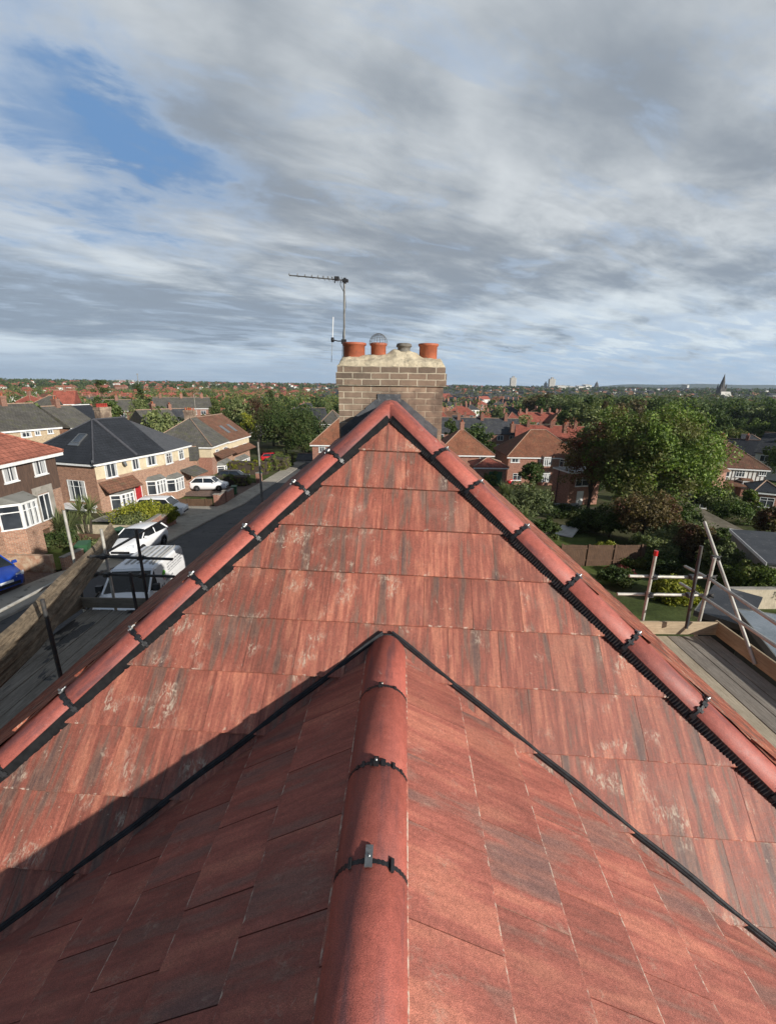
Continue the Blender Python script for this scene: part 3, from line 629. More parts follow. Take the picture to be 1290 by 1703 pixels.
# ---------------------------------------------------------------- chimney
CH = None
def chimney():
    mb = MB(); y0, y1 = 5.50, 6.12
    mb.box(-.628, .660, y0, y1, -1.6, -.0022); ch = mb.build('chimney', BR_CH, HOUSE)
    mb = MB(); mb.box(-.655, .692, y0-.028, y1+.028, 0, .150); mb.box(-.640, .676, y0-.012, y1+.012, .1502, .225); mb.build('corbel_courses', BR_CHD, ch)
    pots = [(-.453, .152, .19), (-.148, .108, .19), (.176, .085, .16), (.484, .128, .19)]
    rr = random.Random(4); mb = MB(); nx, ny = 64, 26; vs = []; yc = (y0+y1)/2
    from mathutils import noise as mn
    for j in range(ny+1):
        for i in range(nx+1):
            x = -.642+1.32*i/nx; y = y0-.014+(y1-y0+.028)*j/ny
            ex = min(i, nx-i)/nx*1.32; ey = min(j, ny-j)/ny*.65; h = .055*ss(0, .045, min(ex, ey))+.045*ss(.0, .28, ey)
            for (cx, r_, _), am in zip(pots, (.02, .02, .075, .015)):
                dd = math.hypot((x-cx)*.8, y-yc); h += am*math.exp(-(max(0, dd-r_)/.07)**2)*ss(0, .1, ey)
            h += .03*math.exp(-((x-.02)/.25)**2)*ss(0, .15, ey)
            q = mn.noise(Vector((x*9, y*9, 1)))*.016+mn.noise(Vector((x*30, y*30, 5)))*.006
            if min(i, nx-i, j, ny-j) == 0: h = 0; x += mn.noise(Vector((x*8, y*8, 2)))*.008; y += mn.noise(Vector((x*8, y*8, 7)))*.01; q = mn.noise(Vector((x*7, y*7, 3)))*.012
            vs.append((x, y, .228+max(0, h)+q))
    o = (nx+1)*(ny+1); mb.add(vs, [(j*(nx+1)+i, j*(nx+1)+i+1, (j+1)*(nx+1)+i+1, (j+1)*(nx+1)+i) for j in range(ny) for i in range(nx)], True)
    edge = [i for i in range(nx+1)]; mb.add([vs[i] for i in edge]+[(vs[i][0], vs[i][1], .2245) for i in edge], [(k+1, k, nx+1+k, nx+2+k) for k in range(nx)])
    mb.build('mortar_flaunching', MORTAR, ch)
    for i, (cx, r_, h_) in enumerate(pots):
        mb = MB()
        if i != 2:
            top = .515; a = r_*.88
            mb.lathe([(a*.96, .22), (a, .26), (a*1.0, top-.035), (r_*.97, top-.03), (r_, top-.022), (r_, top-.006), (r_*.97, top), (r_*.84, top), (a*.84, top-.02), (a*.82, .30)], (cx, yc, 0), 32)
            p = mb.build('chimney_pot', POTM, ch)
            mb = MB(); mb.lathe([(a*.83, top-.045), (.0001, top-.045)], (cx, yc, 0), 24); mb.build('pot_mouth_disc', BLACK, ch)  # flat black disc closing the pot just below its rim
        else:
            mb.lathe([(.072, .25), (.075, .36), (.078, .405), (.094, .41), (.094, .425), (.078, .43), (.082, .47), (.098, .475), (.100, .492), (.09, .50), (.095, .51), (.07, .518), (.0001, .520)], (cx, yc, 0), 28)
            mb.build('louvred_cowl', GREYPOT, ch, 'squat grey louvred cowl')
    mb = MB(); cx = pots[1][0]; R_ = .118
    for k in range(9):
        a = PI*k/9; mb.tube([(cx+R_*math.cos(a)*math.cos(q/12*PI), yc+R_*math.sin(a)*math.cos(q/12*PI), .50+R_*1.12*math.sin(q/12*PI)) for q in range(13)], .0017, 4)
    for k in range(1, 6):
        e = k/6*PI/2; mb.tube([(cx+R_*math.cos(e)*math.cos(q/20*2*PI), yc+R_*math.cos(e)*math.sin(q/20*2*PI), .50+R_*1.12*math.sin(e)) for q in range(21)], .0017, 4)
    mb.build('wire_guard', ALU, ch, 'grey wire balloon guard over the second pot')
    mb = MB(); yf = y0-.014
    mb.slab([(-.14, yf, -.27), (.14, yf, -.27), (.14, yf, -.098), (-.15, yf, -.098)], .012, (0, 1, 0))
    for sx in (-1, 1):
        k0 = (-.25 if sx > 0 else -.25); x = .142; i = 0
        while x < .60:
            x2 = min(x+.155, .66 if sx > 0 else .625); zt = -.098-.125*(i+.55)
            p = [(sx*x, yf, -.25-.86*x), (sx*x2, yf, -.25-.86*x2), (sx*x2, yf, zt-.10), (sx*(x+.03), yf, zt), (sx*x, yf, zt+.01)]
            mb.slab(p if sx > 0 else p[::-1], .012, (0, 1, 0)); x = x2+.0005; i += 1
    mb.slab([(-.70, yf-.10, -.90), (-.14, yf-.10, -.30), (-.14, yf+.01, -.28), (-.70, yf+.01, -.88)], .012)
    mb.build('lead_flashing', LEAD, ch)
chimney()
# ---------------------------------------------------------------- television aerial on the chimney
def aerial():
    ya = 6.16
    A = lambda px, py: W(px, py, ya)
    r = empty('tv_aerial', 'long thin television aerial on a mast at the left end of the brick chimney', 'aerial', A(572, 600))
    o = r.location.copy(); L = lambda px, py: A(px, py)-o
    mb = MB(); mb.tube([L(572, 640), L(572.5, 463)], .013, 8); mast = mb.build('mast', ALU, r)
    mb = MB(); a, b = L(481, 457.5), L(579.5, 466.5); mb.tube([a, b], .008, 6); boom = mb.build('boom', ALU, r)
    rr = random.Random(1)
    for i, t in enumerate((.0, .14, .27, .385, .49, .58, .66, .73, .80, .86, .9)):
        mb = MB(); p = a.lerp(b, t); ln = .05+.012*i; mb.tube([p-Vector((0, ln, 0)), p+Vector((0, ln, 0))], .003, 5)
        mb.tube([p, p+Vector((0, 0, .028 if t < .82 else .012))], .005, 5)
        if t > .1 and i < 9: mb.tube([p+Vector((0, 0, .03)), p+Vector((-.01, .03, .03))], .004, 5)
        mb.build('element', ALU, boom)
    mb = MB(); p = a.lerp(b, .80)
    mb.box(p.x-.03, p.x+.03, p.y-.02, p.y+.02, p.z-.01, p.z+.035); mb.tube([p+Vector((-.03, 0, -.04)), p+Vector((.0, 0, .03))], .007, 5); q = L(573, 466); mb.box(q.x-.03, q.x+.045, q.y-.025, q.y+.025, q.z-.02, q.z+.012); mb.box(q.x-.015, q.x+.018, q.y-.02, q.y+.02, q.z-.035, q.z+.028)
    mb.build('junction_box', BLACK, boom)
    mb = MB(); mb.tube([L(566, 467), L(566, 474), L(570, 482), L(574, 492), L(574.5, 510), L(572, 535), L(570, 560), L(569, 600)], .0045, 5); mb.build('cable', BLACK, r)
    mb = MB(); mb.tube([L(554, 527), L(552.6, 564)], .0065, 6); mb.build('radio_whip', WHITEP, r, 'white upper half of the vertical rod aerial')
    mb = MB(); mb.tube([L(552.6, 564), L(551, 602)], .004, 6); mb.build('radio_whip', GALV, r)
    mb = MB(); p = L(553, 565); q = L(572, 567); mb.tube([p, L(562, 567), q], .008, 6); mb.lathe([(.0001, -.03), (.02, -.028), (.024, .0), (.02, .03), (.0001, .032)], p, 8); mb.box(q.x-.035, q.x+.03, q.y-.03, q.y+.03, q.z-.035, q.z+.02)
    mb.box(q.x-.028, q.x+.028, q.y-.03, q.y+.03, q.z-.30, q.z-.24); mb.build('bracket', BLACK, r)
aerial()
# ================================================================ ground
def sheet(name, m, xs, ys, off=0, fn=None, kind='structure'):
    vs = [(x, y, (fn or T)(x, y)+off) for y in ys for x in xs]; nx = len(xs)
    fs = [(j*nx+i, j*nx+i+1, (j+1)*nx+i+1, (j+1)*nx+i) for j in range(len(ys)-1) for i in range(nx-1)]
    mb = MB(); mb.add(vs, fs, True); return tag(mb.build(name, m), kind=kind)
def spread(lo, a, b, hi, step):
    v = list(np.arange(a, b, step)); s = step; x = b
    while x < hi: v.append(x); s *= 1.16; x += s
    v.append(hi); s = step; x = a-step
    while x > lo: v.insert(0, x); s *= 1.16; x -= s
    v.insert(0, lo); return [float(q) for q in v]
sheet('ground', GROUND, spread(-9000, -46, 62, 9000, 1.6), spread(-300, -12, 110, 12000, 1.6))
def strip(name, m, left, right, off, n_=40, kind='structure', th=None, cat=None):
    """road-like strip between two polylines [(x,y),..] draped on the terrain"""
    def samp(pl, t):
        k = t*(len(pl)-1); i = min(int(k), len(pl)-2); f = k-i
        return (pl[i][0]*(1-f)+pl[i+1][0]*f, pl[i][1]*(1-f)+pl[i+1][1]*f)
    vs = []; M_ = 6
    for j in range(n_+1):
        a = samp(left, j/n_); b = samp(right, j/n_)
        for i in range(M_+1):
            f = i/M_; x = a[0]*(1-f)+b[0]*f; y = a[1]*(1-f)+b[1]*f; vs.append((x, y, T(x, y)+off))
    S = M_+1; fs = [(j*S+i, j*S+i+1, (j+1)*S+i+1, (j+1)*S+i) for j in range(n_) for i in range(M_)]
    if th:
        k = len(vs)
        vs += [(x, y, z-th) for x, y, z in vs]
        for i0 in (0, M_): fs += [(j*S+i0, (j+1)*S+i0, k+(j+1)*S+i0, k+j*S+i0) for j in range(n_)]
    mb = MB(); mb.add(vs, fs); return tag(mb.build(name, m), cat=cat, kind=kind)
def gxy(px, py): p = G(px, py); return (p.x, p.y)
KW = [gxy(0, 1035), gxy(100, 985), gxy(200, 945), gxy(288, 900), gxy(365, 859), gxy(420, 830), gxy(480, 790)]
KW = [KW[0], KW[1]]+KW[2:]
print('kerb', [(round(a, 1), round(b, 1)) for a, b in KW])
KW = [(KW[0][0]-.2, 2)]+KW+[(KW[-1][0]+.5, 95)]
KE = [(x+7.4, y) for x, y in KW]
strip('road', ASPH, KW, KE, .035, 70)
strip('pavement', PAVE, [(x-2.1, y) for x, y in KW], [(x-.13, y) for x, y in KW], .14, 70, th=.12)
strip('kerb', CONC, [(x-.13, y) for x, y in KW], [(x, y) for x, y in KW], .15, 70, th=.13)
strip('pavement', PAVE, [(x+.13, y) for x, y in KE], [(x+2.0, y) for x, y in KE], .14, 70, th=.12)
strip('kerb', CONC, [(x, y) for x, y in KE], [(x+.13, y) for x, y in KE], .15, 70, th=.13)
def KX(y):
    for (a, b), (c, d_) in zip(KW, KW[1:]):
        if b <= y <= d_: return a+(c-a)*(y-b)/(d_-b)
    return KW[-1][0]
def patch(name, m, pts, off=.05, kind='structure'):
    """ground patch from 4 corners (xy), draped"""
    return strip(name, m, [pts[0], pts[3]], [pts[1], pts[2]], off, 10, kind)
# ================================================================ foliage
def leaf_mesh(name, centers, radii, nleaf, size, seed, m, squash=.8, droop=0):
    r = np.random.default_rng(seed); C_ = np.repeat(np.array(centers), nleaf, 0); R_ = np.repeat(np.array(radii), nleaf)
    N = len(C_); dv = r.normal(size=(N, 3)); dv /= np.linalg.norm(dv, axis=1)[:, None]
    rad = R_*(.35+.65*r.random(N)**.5); P = C_+dv*rad[:, None]*np.array([1, 1, squash])
    nrm = dv*.6+r.normal(size=(N, 3))*.7+np.array([0, 0, .35]); nrm /= np.linalg.norm(nrm, axis=1)[:, None]
    t = np.cross(nrm, r.normal(size=(N, 3))); t /= np.linalg.norm(t, axis=1)[:, None]; b = np.cross(nrm, t)
    s = size*(.55+.9*r.random(N))[:, None]; t = t*s; b = b*s*.62
    V = np.stack([P-t, P-b*.9+t*.1, P+t, P+b*.9+t*.1], 1).reshape(-1, 3)
    me = bpy.data.meshes.new(name); me.vertices.add(4*N); me.vertices.foreach_set('co', V.astype(np.float32).ravel())
    me.loops.add(4*N); me.loops.foreach_set('vertex_index', np.arange(4*N, dtype=np.int32))
    me.polygons.add(N); me.polygons.foreach_set('loop_start', np.arange(0, 4*N, 4, dtype=np.int32)); me.polygons.foreach_set('loop_total', np.full(N, 4, np.int32))
    l = me.uv_layers.new(name='rnd'); l.data.foreach_set('uv', np.repeat(r.random((N, 2)), 4, 0).astype(np.float32).ravel())
    me.materials.append(m); me.update(calc_edges=True); me.validate(); return me
def crown_pts(rx, ry, rz, cz, n_, rnd, seed, shape='round', lump=.25):
    r = np.random.default_rng(seed); C_ = []; R_ = []
    for i in range(n_):
        d_ = r.normal(size=3); d_ /= np.linalg.norm(d_)
        if shape == 'round' and d_[2] < -.55: d_[2] *= -.5
        q = r.uniform(.45, 1.0)**.6*(1+r.normal()*lump*.5)
        p = d_*q*np.array([rx, ry, rz])
        if shape == 'cone':
            h = r.random()**1.3; a = r.uniform(0, 2*PI); w_ = (1-h)**.85*r.uniform(.55, 1); p = np.array([rx*w_*math.cos(a), ry*w_*math.sin(a), (h*2-1)*rz])
        if shape == 'column':
            h = r.random(); a = r.uniform(0, 2*PI); w_ = math.sin(PI*min(1, h*.85+.12))**.6*r.uniform(.4, 1); p = np.array([rx*w_*math.cos(a), ry*w_*math.sin(a), (h*2-1)*rz])
        C_.append(p+[0, 0, cz]); R_.append(rnd*r.uniform(.65, 1.35))
    return C_, R_
def trunk_mesh(name, h, r0, centers, seed, nb=9):
    rr = random.Random(seed); mb = MB(); top = h
    mb.tube([(0, 0, -.6), (r0*.2, 0, h*.3), (-r0*.3, r0*.2, h*.6), (0, 0, h)], [r0*1.25, r0*.9, r0*.6, r0*.22], 8, False)
    for c in rr.sample(list(centers), min(nb, len(centers))):
        z0 = h*rr.uniform(.25, .6); c = Vector(c); m_ = Vector((c.x*.45, c.y*.45, z0+(c.z-z0)*.55+.2))
        mb.tube([(0, 0, z0), m_, c], [r0*.45, r0*.28, r0*.08], 6, False)
    o = mb.build(name, BARK); me = o.data; bpy.data.objects.remove(o); return me
def make_tree(label, cat, x, y, h, w_, shape='round', leaf=LEAF_G, ncl=60, nleaf=60, size=.22, seed=1, group=None, name='tree', trunk=.28, zb=None, lump=.25, cl=None, squash=.8, base=None):
    z0 = T(x, y) if zb is None else zb
    e = empty(name, label, cat, (x, y, z0), 0, group)
    tb = h*trunk if base is None else base; rz = (h-tb)/2; C_, R_ = crown_pts(w_/2*.86, w_/2*.86, rz*.88, tb+rz, ncl, cl or w_*.12, seed, shape, lump)
    link('crown', leaf_mesh('crown', C_, R_, nleaf, size, seed, leaf, squash), e)
    if h > 2.2: link('trunk', trunk_mesh('trunk', tb+rz*1.2, .012*h+.05, C_, seed), e)
    return e
# shared prototypes for the many trees of the middle distance
PROTO = {}
for sh in ('round', 'column', 'cone'):
    for s_ in range(4 if sh == 'round' else 2):
        for lod, (ncl, nl, sz) in {'mid': (55, 70, .032), 'far': (30, 26, .055)}.items():
            asp = {'round': (.5, .5), 'column': (.22, .22), 'cone': (.26, .26)}[sh]
            C_, R_ = crown_pts(asp[0]*.84, asp[1]*.84, .40, .56, ncl, .135 if sh == 'round' else .075, 50+s_*7+(3 if lod == 'far' else 0), sh, .35)
            for nm, mt in (('G', LEAF_G), ('D', LEAF_D), ('V', LEAF_V), ('Y', LEAF_Y), ('R', LEAF_R)):
                if nm == 'G': base_me = leaf_mesh('crown', C_, R_, nl, sz, 9+s_, mt); me = base_me
                else: me = base_me.copy(); me.materials[0] = mt
                PROTO[(sh, s_, lod, nm)] = me
            if lod == 'mid': PROTO[(sh, s_, 'trunk')] = trunk_mesh('trunk', .6, .02, C_, 3)
def ptree(x, y, h, w_, shape, col, label, group=None, lod='mid', rr=random, zb=None):
    z0 = T(x, y) if zb is None else zb; k = rr.randrange(4 if shape == 'round' else 2); asp = {'round': 1.0, 'column': .44, 'cone': .52}[shape]
    e = empty('tree', label, 'tree', (x, y, z0), rr.uniform(0, 6.28), group); s = w_/asp; e.scale = (s, s, h)
    link('crown', PROTO[(shape, k, lod, col)], e)
    if lod == 'mid': link('trunk', PROTO[(shape, k, 'trunk')], e)
    return e
# ================================================================ houses
class Fr:
    """wall frame: u along the wall, o outwards, z up"""
    def __init__(s, p, t, n_): s.p = Vector(p); s.t = Vector(t); s.n = Vector(n_)
    def M(s): return Matrix(((s.t.x, -s.n.x, 0, s.p.x), (s.t.y, -s.n.y, 0, s.p.y), (0, 0, 1, 0), (0, 0, 0, 1)))   # local: x=u, y=-out, z
def window(par, fr, u0, u1, z0, z1, nm=2, transom=0, fm=WHITEP, curt=.0, seed=0, door=False, o=0.0, name='window', sill=True, label=None):
    """window on a wall: frame, pane as a sub-part, sill"""
    M = fr.M(); f = .055; mb = MB(); mb.at(M); a, b = -.05-o, -.0-o
    mb.box(u0, u1, a, b, z1-f, z1); mb.box(u0, u1, a, b, z0, z0+f*1.2); mb.box(u0, u0+f, a, b, z0+f*1.2, z1-f); mb.box(u1-f, u1, a, b, z0+f*1.2, z1-f)
    for i in range(1, nm):
        c = u0+(u1-u0)*i/nm; mb.box(c-f*.5, c+f*.5, a+.003, b, z0+f*1.2, z1-f)
    if transom:
        zt = z1-(z1-z0)*transom
        mb.box(u0+f, u1-f, a+.006, b, zt-f*.4, zt+f*.4)
    if sill: mb.box(u0-.06, u1+.06, -.10-o, -.001-o, z0-.07, z0-.001)
    w_ = mb.build(name, fm, par, label)
    mb = MB(); mb.at(M); mb.box(u0+f, u1-f, -.022-o, -.004-o, z0+f*1.2, z1-f); pn = mb.build('pane', GLASS, w_)
    if curt:
        rr = random.Random(seed+int(u0*10)); mb = MB(); mb.at(M); W_ = u1-u0-2*f
        mb.box(u0+f+.01, u0+f+W_*curt*rr.uniform(.7, 1.2), -.027-o, -.0225-o, z0+f*1.3, z1-f-.01); mb.build('curtain', CURT, w_); mb = MB(); mb.at(M); mb.box(u1-f-W_*curt*rr.uniform(.7, 1.2), u1-f-.01, -.027-o, -.0225-o, z0+f*1.3, z1-f-.01)
        mb.build('curtain', CURT, w_)
    return w_
def bay(par, fr, u0, u1, z0, z1, base_z, dep=.75, roofm=RT_GREY, wallm=BR_RED, cant=.45, nm=3, curt=.18, roof_h=.45, seed=0, brickbase=True):
    """canted bay window with its little roof"""
    M = fr.M(); pl = [(u0, 0), (u0+cant, -dep), (u1-cant, -dep), (u1, 0)]
    mb = MB(); mb.at(M); mb.prism(pl, z0-base_z, base_z); b = mb.build('bay_window', wallm, par)
    fm = MB(); fm.at(M); fm.prism([(u0-.04, 0), (u0+cant-.02, -dep-.05), (u1-cant+.02, -dep-.05), (u1+.04, 0)], .07, z0)
    fm.prism([(u0-.04, 0), (u0+cant-.02, -dep-.05), (u1-cant+.02, -dep-.05), (u1+.04, 0)], .16, z1)
    pm = MB(); pm.at(M); pm.prism([(u0+.03, 0), (u0+cant+.01, -dep+.04), (u1-cant-.01, -dep+.04), (u1-.03, 0)], z1-z0-.072, z0+.071)
    for i in range(3):
        (ax_, ay_), (bx_, by_) = pl[i], pl[i+1]; k = nm if i == 1 else 1; L = math.hypot(bx_-ax_, by_-ay_); tx, ty = (bx_-ax_)/L, (by_-ay_)/L
        for j in range(k+1):
            q = L*j/k; q = min(max(q, .04), L-.04); cx, cy = ax_+tx*q, ay_+ty*q
            fm.box(cx-.04, cx+.04, cy-.03, cy+.04, z0+.07, z1)
        a = Vector((ax_, ay_, 0)); c = Vector((bx_, by_, 0)); zt = z1-(z1-z0)*.28
        fm.slab([a+Vector((0, 0, zt)), c+Vector((0, 0, zt)), c+Vector((0, 0, zt+.05)), a+Vector((0, 0, zt+.05))], .03)
    f = fm.build('frame', WHITEP, b); pm.build('pane', GLASS, b)
    rr = random.Random(seed); L = u1-u0-2*cant
    if curt:
        for j in range(nm):
            cm = MB(); cm.at(M); x0 = u0+cant+L*j/nm+.05; x1 = x0+L/nm*rr.uniform(.25, .75); cm.box(x0, x1, -dep+.030, -dep+.038, z0+.08, z1-.02); cm.build('net_curtain', CURT, b)
    rm = MB(); rm.at(M); zr = z1+.16; e = .12
    A = [(u0-e, 0, zr), (u0+cant-e*.6, -dep-e, zr), (u1-cant+e*.6, -dep-e, zr), (u1+e, 0, zr)]; B = [(u0+cant*.6, 0, zr+roof_h), (u1-cant*.6, 0, zr+roof_h)]
    rm.add(A+B, [(0, 1, 4), (1, 2, 5, 4), (2, 3, 5), (0, 3, 2, 1)]); rm.build('bay_roof', roofm, b)
    return b
def roof(par, w_, d_, eh, pitch, ends, m, ov=.32, capm=RIDGEP, name='roof', x0=0, y0=0, caps=True, th=.10):
    """ends = ('hip'|'gable', 'hip'|'gable'), ridge along x"""
    t = math.tan(math.radians(pitch)); z = eh; X0, X1 = x0-(ov if ends[0] != 'flush' else 0), x0+w_+(ov if ends[1] != 'flush' else 0); Y0, Y1 = y0-ov, y0+d_+ov
    H = (Y1-Y0)/2*t; zr = z+H-ov*t*0; run = (Y1-Y0)/2; ym = (Y0+Y1)/2
    a = X0+(run if ends[0] == 'hip' else 0); b = X1-(run if ends[1] == 'hip' else 0)
    if a > b: a = b = (a+b)/2
    P = [Vector(p) for p in ((X0, Y0, z), (X1, Y0, z), (X1, Y1, z), (X0, Y1, z), (a, ym, zr), (b, ym, zr))]
    mb = MB(); mb.add([tuple(p) for p in P], [(0, 1, 5, 4), (2, 3, 4, 5)])
    mb.add([tuple(p) for p in P], [(3, 0, 4)]) if ends[0] == 'hip' else None
    mb.add([tuple(p) for p in P], [(1, 2, 5)]) if ends[1] == 'hip' else None
    lo = [p-Vector((0, 0, th)) for p in P]
    mb.add([tuple(p) for p in lo], [(0, 3, 2, 1)]+([] if ends[0] == 'hip' else [(0, 4, 3)])+([] if ends[1] == 'hip' else [(1, 2, 5)]))
    rim = [(0, 1), (1, 2), (2, 3), (3, 0)] if ends[0] == 'hip' == ends[1] else [(0, 1), (2, 3)]+([(3, 0)] if ends[0] == 'hip' else [(3, 4), (4, 0)])+([(1, 2)] if ends[1] == 'hip' else [(1, 5), (5, 2)])
    for i, j in rim: mb.add([tuple(lo[i]), tuple(lo[j]), tuple(P[j]), tuple(P[i])], [(0, 1, 2, 3)])
    r = mb.build(name, m, par)
    if caps:
        cm = MB(); up = Vector((0, 0, .015)); cm.tube([P[4]+up, P[5]+up], .085, 6, False) if (P[5]-P[4]).length > .3 else None
        if ends[0] == 'hip': cm.tube([P[0]+up, P[4]+up], .075, 6, False); cm.tube([P[3]+up, P[4]+up], .075, 6, False)
        if ends[1] == 'hip': cm.tube([P[1]+up, P[5]+up], .075, 6, False); cm.tube([P[2]+up, P[5]+up], .075, 6, False)
        if cm.v: cm.build('ridge_caps', capm, r)
    return r, P
def stack(par, x, y, z0, h, w_=.7, d_=.9, npots=2, m=BR_RED, potm=POTM):
    mb = MB(); mb.box(x-w_/2, x+w_/2, y-d_/2, y+d_/2, z0, z0+h-.3); mb.box(x-w_/2-.05, x+w_/2+.05, y-d_/2-.05, y+d_/2+.05, z0+h-.298, z0+h); c = mb.build('chimney', m, par)
    for i in range(npots):
        q = (i+.5)/npots-.5; cx, cy = (x, y+q*d_) if d_ >= w_ else (x+q*w_, y)
        mb = MB(); mb.lathe([(.12, 0), (.10, .30), (.13, .33), (.13, .37), (.09, .37)], (cx, cy, z0+h-.01), 8); mb.build('chimney_pot', potm, c)
    return c
def hbody(e, w_, d_, eh, wallm, upper=None, uz=2.6, ends=('hip', 'hip'), pitch=35, base=-1.2, gm=None):
    mb = MB(); top = uz if upper else eh-.02
    mb.box(0, w_, 0, d_, base, top); t = math.tan(math.radians(pitch))
    def gab(b, x):
        b.slab([(x[0], 0, eh-.02), (x[0], d_, eh-.02), (x[0], d_/2, eh+d_/2*t-.05)][::x[1]], .2)
    if not upper:
        if ends[0] == 'gable': gab(mb, (0.001, -1))
        if ends[1] == 'gable': gab(mb, (w_-.001, 1))
    mb.build('wall', wallm, e)
    if upper:
        mb = MB(); mb.box(-.02, w_+.02, -.02, d_+.02, uz+.001, eh-.02)
        if ends[0] == 'gable': gab(mb, (-.019, -1))
        if ends[1] == 'gable': gab(mb, (w_+.019, 1))
        mb.build('upper_wall', upper, e)
def frames(w_, d_):
    return {'front': Fr((0, 0, 0), (1, 0, 0), (0, -1, 0)), 'left': Fr((0, d_, 0), (0, -1, 0), (-1, 0, 0)), 'right': Fr((w_, 0, 0), (0, 1, 0), (1, 0, 0)), 'back': Fr((w_, d_, 0), (-1, 0, 0), (0, 1, 0))}
def fascia(e, w_, d_, eh, ov=.32, m=WHITEP, sides='fblr'):
    mb = MB(); z0, z1 = eh-.30, eh-.102; o = ov-.03
    if 'f' in sides: mb.box(-o, w_+o, -o, -o+.05, z0, z1); mb.box(-o, w_+o, -o+.051, -.021, z0, z0+.03)
    if 'b' in sides: mb.box(-o, w_+o, d_+o-.05, d_+o, z0, z1)
    if 'l' in sides: mb.box(-o, -o+.05, -o+.0505, d_+o-.0505, z0, z1)
    if 'r' in sides: mb.box(w_+o-.05, w_+o, -o+.0505, d_+o-.0505, z0, z1)
    mb.build('fascia_and_gutter', m, e)
class House:
    """house whose front eave line runs from world point A to world point B; depth goes away from the camera side"""
    def __init__(s, label, A, B, d_, ground=None, name='house', group=None, flipn=False):
        A = Vector(A); B = Vector(B); z = (A.z+B.z)/2; dr = B-A; dr.z = 0; s.w = dr.length; s.ang = math.atan2(dr.y, dr.x)
        s.g = ground if ground is not None else T((A.x+B.x)/2, (A.y+B.y)/2)
        s.eh = z-s.g; s.d = d_; s.e = empty(name, label, 'house', (A.x, A.y, s.g), s.ang, group); s.fr = frames(s.w, d_)
        s.Mi = (Matrix.Translation((A.x, A.y, s.g)) @ Matrix.Rotation(s.ang, 4, 'Z')).inverted()
    def hit(s, px, py, face='front'):
        o = s.Mi @ Vector((0, 0, 0)); d_ = (s.Mi @ ray(px, py))-o; f = s.fr[face]; t = (f.p-o).dot(f.n)/d_.dot(f.n); p = o+d_*t
        return (p-f.p).dot(f.t), p.z
    def rect(s, px0, py0, px1, py1, face='front'):
        u0, za = s.hit(px0, (py0+py1)/2, face); u1, zb = s.hit(px1, (py0+py1)/2, face)
        _, zt = s.hit((px0+px1)/2, py0, face); _, zl = s.hit((px0+px1)/2, py1, face); return min(u0, u1), max(u0, u1), zl, zt
# ================================================================ the street on the left
# -- house with salmon roof at the left edge
A_, B_ = W(-190, 800, 17.5), W(88, 750, 27)
A_ = Vector((B_.x+.3, B_.y-11.5, B_.z)); 
h1 = House('brown and brick house with salmon red roof and white bay at the left edge', A_, B_, 8.2)
hbody(h1.e, h1.w, h1.d, h1.eh, BR_MIX, TIMBER, 3.1, ('hip', 'hip'))
roof(h1.e, h1.w, h1.d, h1.eh, 32, ('hip', 'hip'), RT_REDH, .38, RT_REDH); fascia(h1.e, h1.w, h1.d, h1.eh, .38)
for q in ((54, 760, 75, 790), (3, 770, 26, 802)):
    u0, u1, z0, z1 = h1.rect(*q); window(h1.e, h1.fr['front'], u0, u1, z0, z1, 2, 0, curt=.3, o=.02)
window(h1.e, h1.fr['front'], 2.0, 3.6, 3.4, 4.6, 2, .3, curt=.2, o=.02)
u0, u1, z0, z1 = h1.rect(-4, 835, 56, 876); bay(h1.e, h1.fr['front'], u0, u1, z0, z1, -.6, .8, FELT, BR_MIX, .6, 3, .2, .35, 3)
bay(h1.e, h1.fr['front'], 1.2, 3.8, .6, 2.1, -.6, .8, FELT, BR_MIX, .6, 3, .2, .35, 5)
u0, u1, z0, z1 = h1.rect(66, 820, 85, 866); window(h1.e, h1.fr['front'], u0, u1, z0, z1, 2, 0, door=True, name='door', sill=False)
mb = MB(); mb.at(h1.fr['front'].M()); mb.box(u0-.35, u0-.02, -.06, -.001, z0, z1+.5); mb.box(u1+.02, u1+.35, -.06, -.001, z0, z1+.5); mb.box(u0-.018, u1+.018, -.06, -.001, z1+.05, z1+.5); mb.build('stone_door_surround', CONC, h1.e)
stack(h1.e, h1.w*.35, h1.d*.55, h1.eh+1.2, 2.4)
# -- semi pair with charcoal roof
Pa, Pb, Pc = W(156, 773, 38), W(270, 746.5, 46), W(312, 741, 51)
h2 = House('semi with smooth charcoal roof, roof window, cream upper band and red door', Pa, Pb, 8.6)
hbody(h2.e, h2.w, h2.d, h2.eh, BR_MIX, None)
cm = MB(); u_, zc = h2.hit(200, 787); cm.box(-.012, h2.w-.002, -.03, -.001, h2.eh-1.55, h2.eh-.12); cm.build('cream_band', CREAM, h2.e)
r2, RP = roof(h2.e, h2.w, h2.d, h2.eh, 36, ('hip', 'flush'), RT_BLACK, .35, RIDGEG); fascia(h2.e, h2.w-.36, h2.d, h2.eh, .35)
cm = MB(); a = Vector((h2.w*.55, -.35, h2.eh+.03)); b = Vector((h2.w*.55, h2.d/2, RP[4].z+.03)); cm.tube([a, b], .14, 6, False); cm.tube([b, Vector((h2.w*.55, h2.d+.35, h2.eh+.03))], .14, 6, False); cm.build('party_wall_verge', RIDGEG, h2.e)
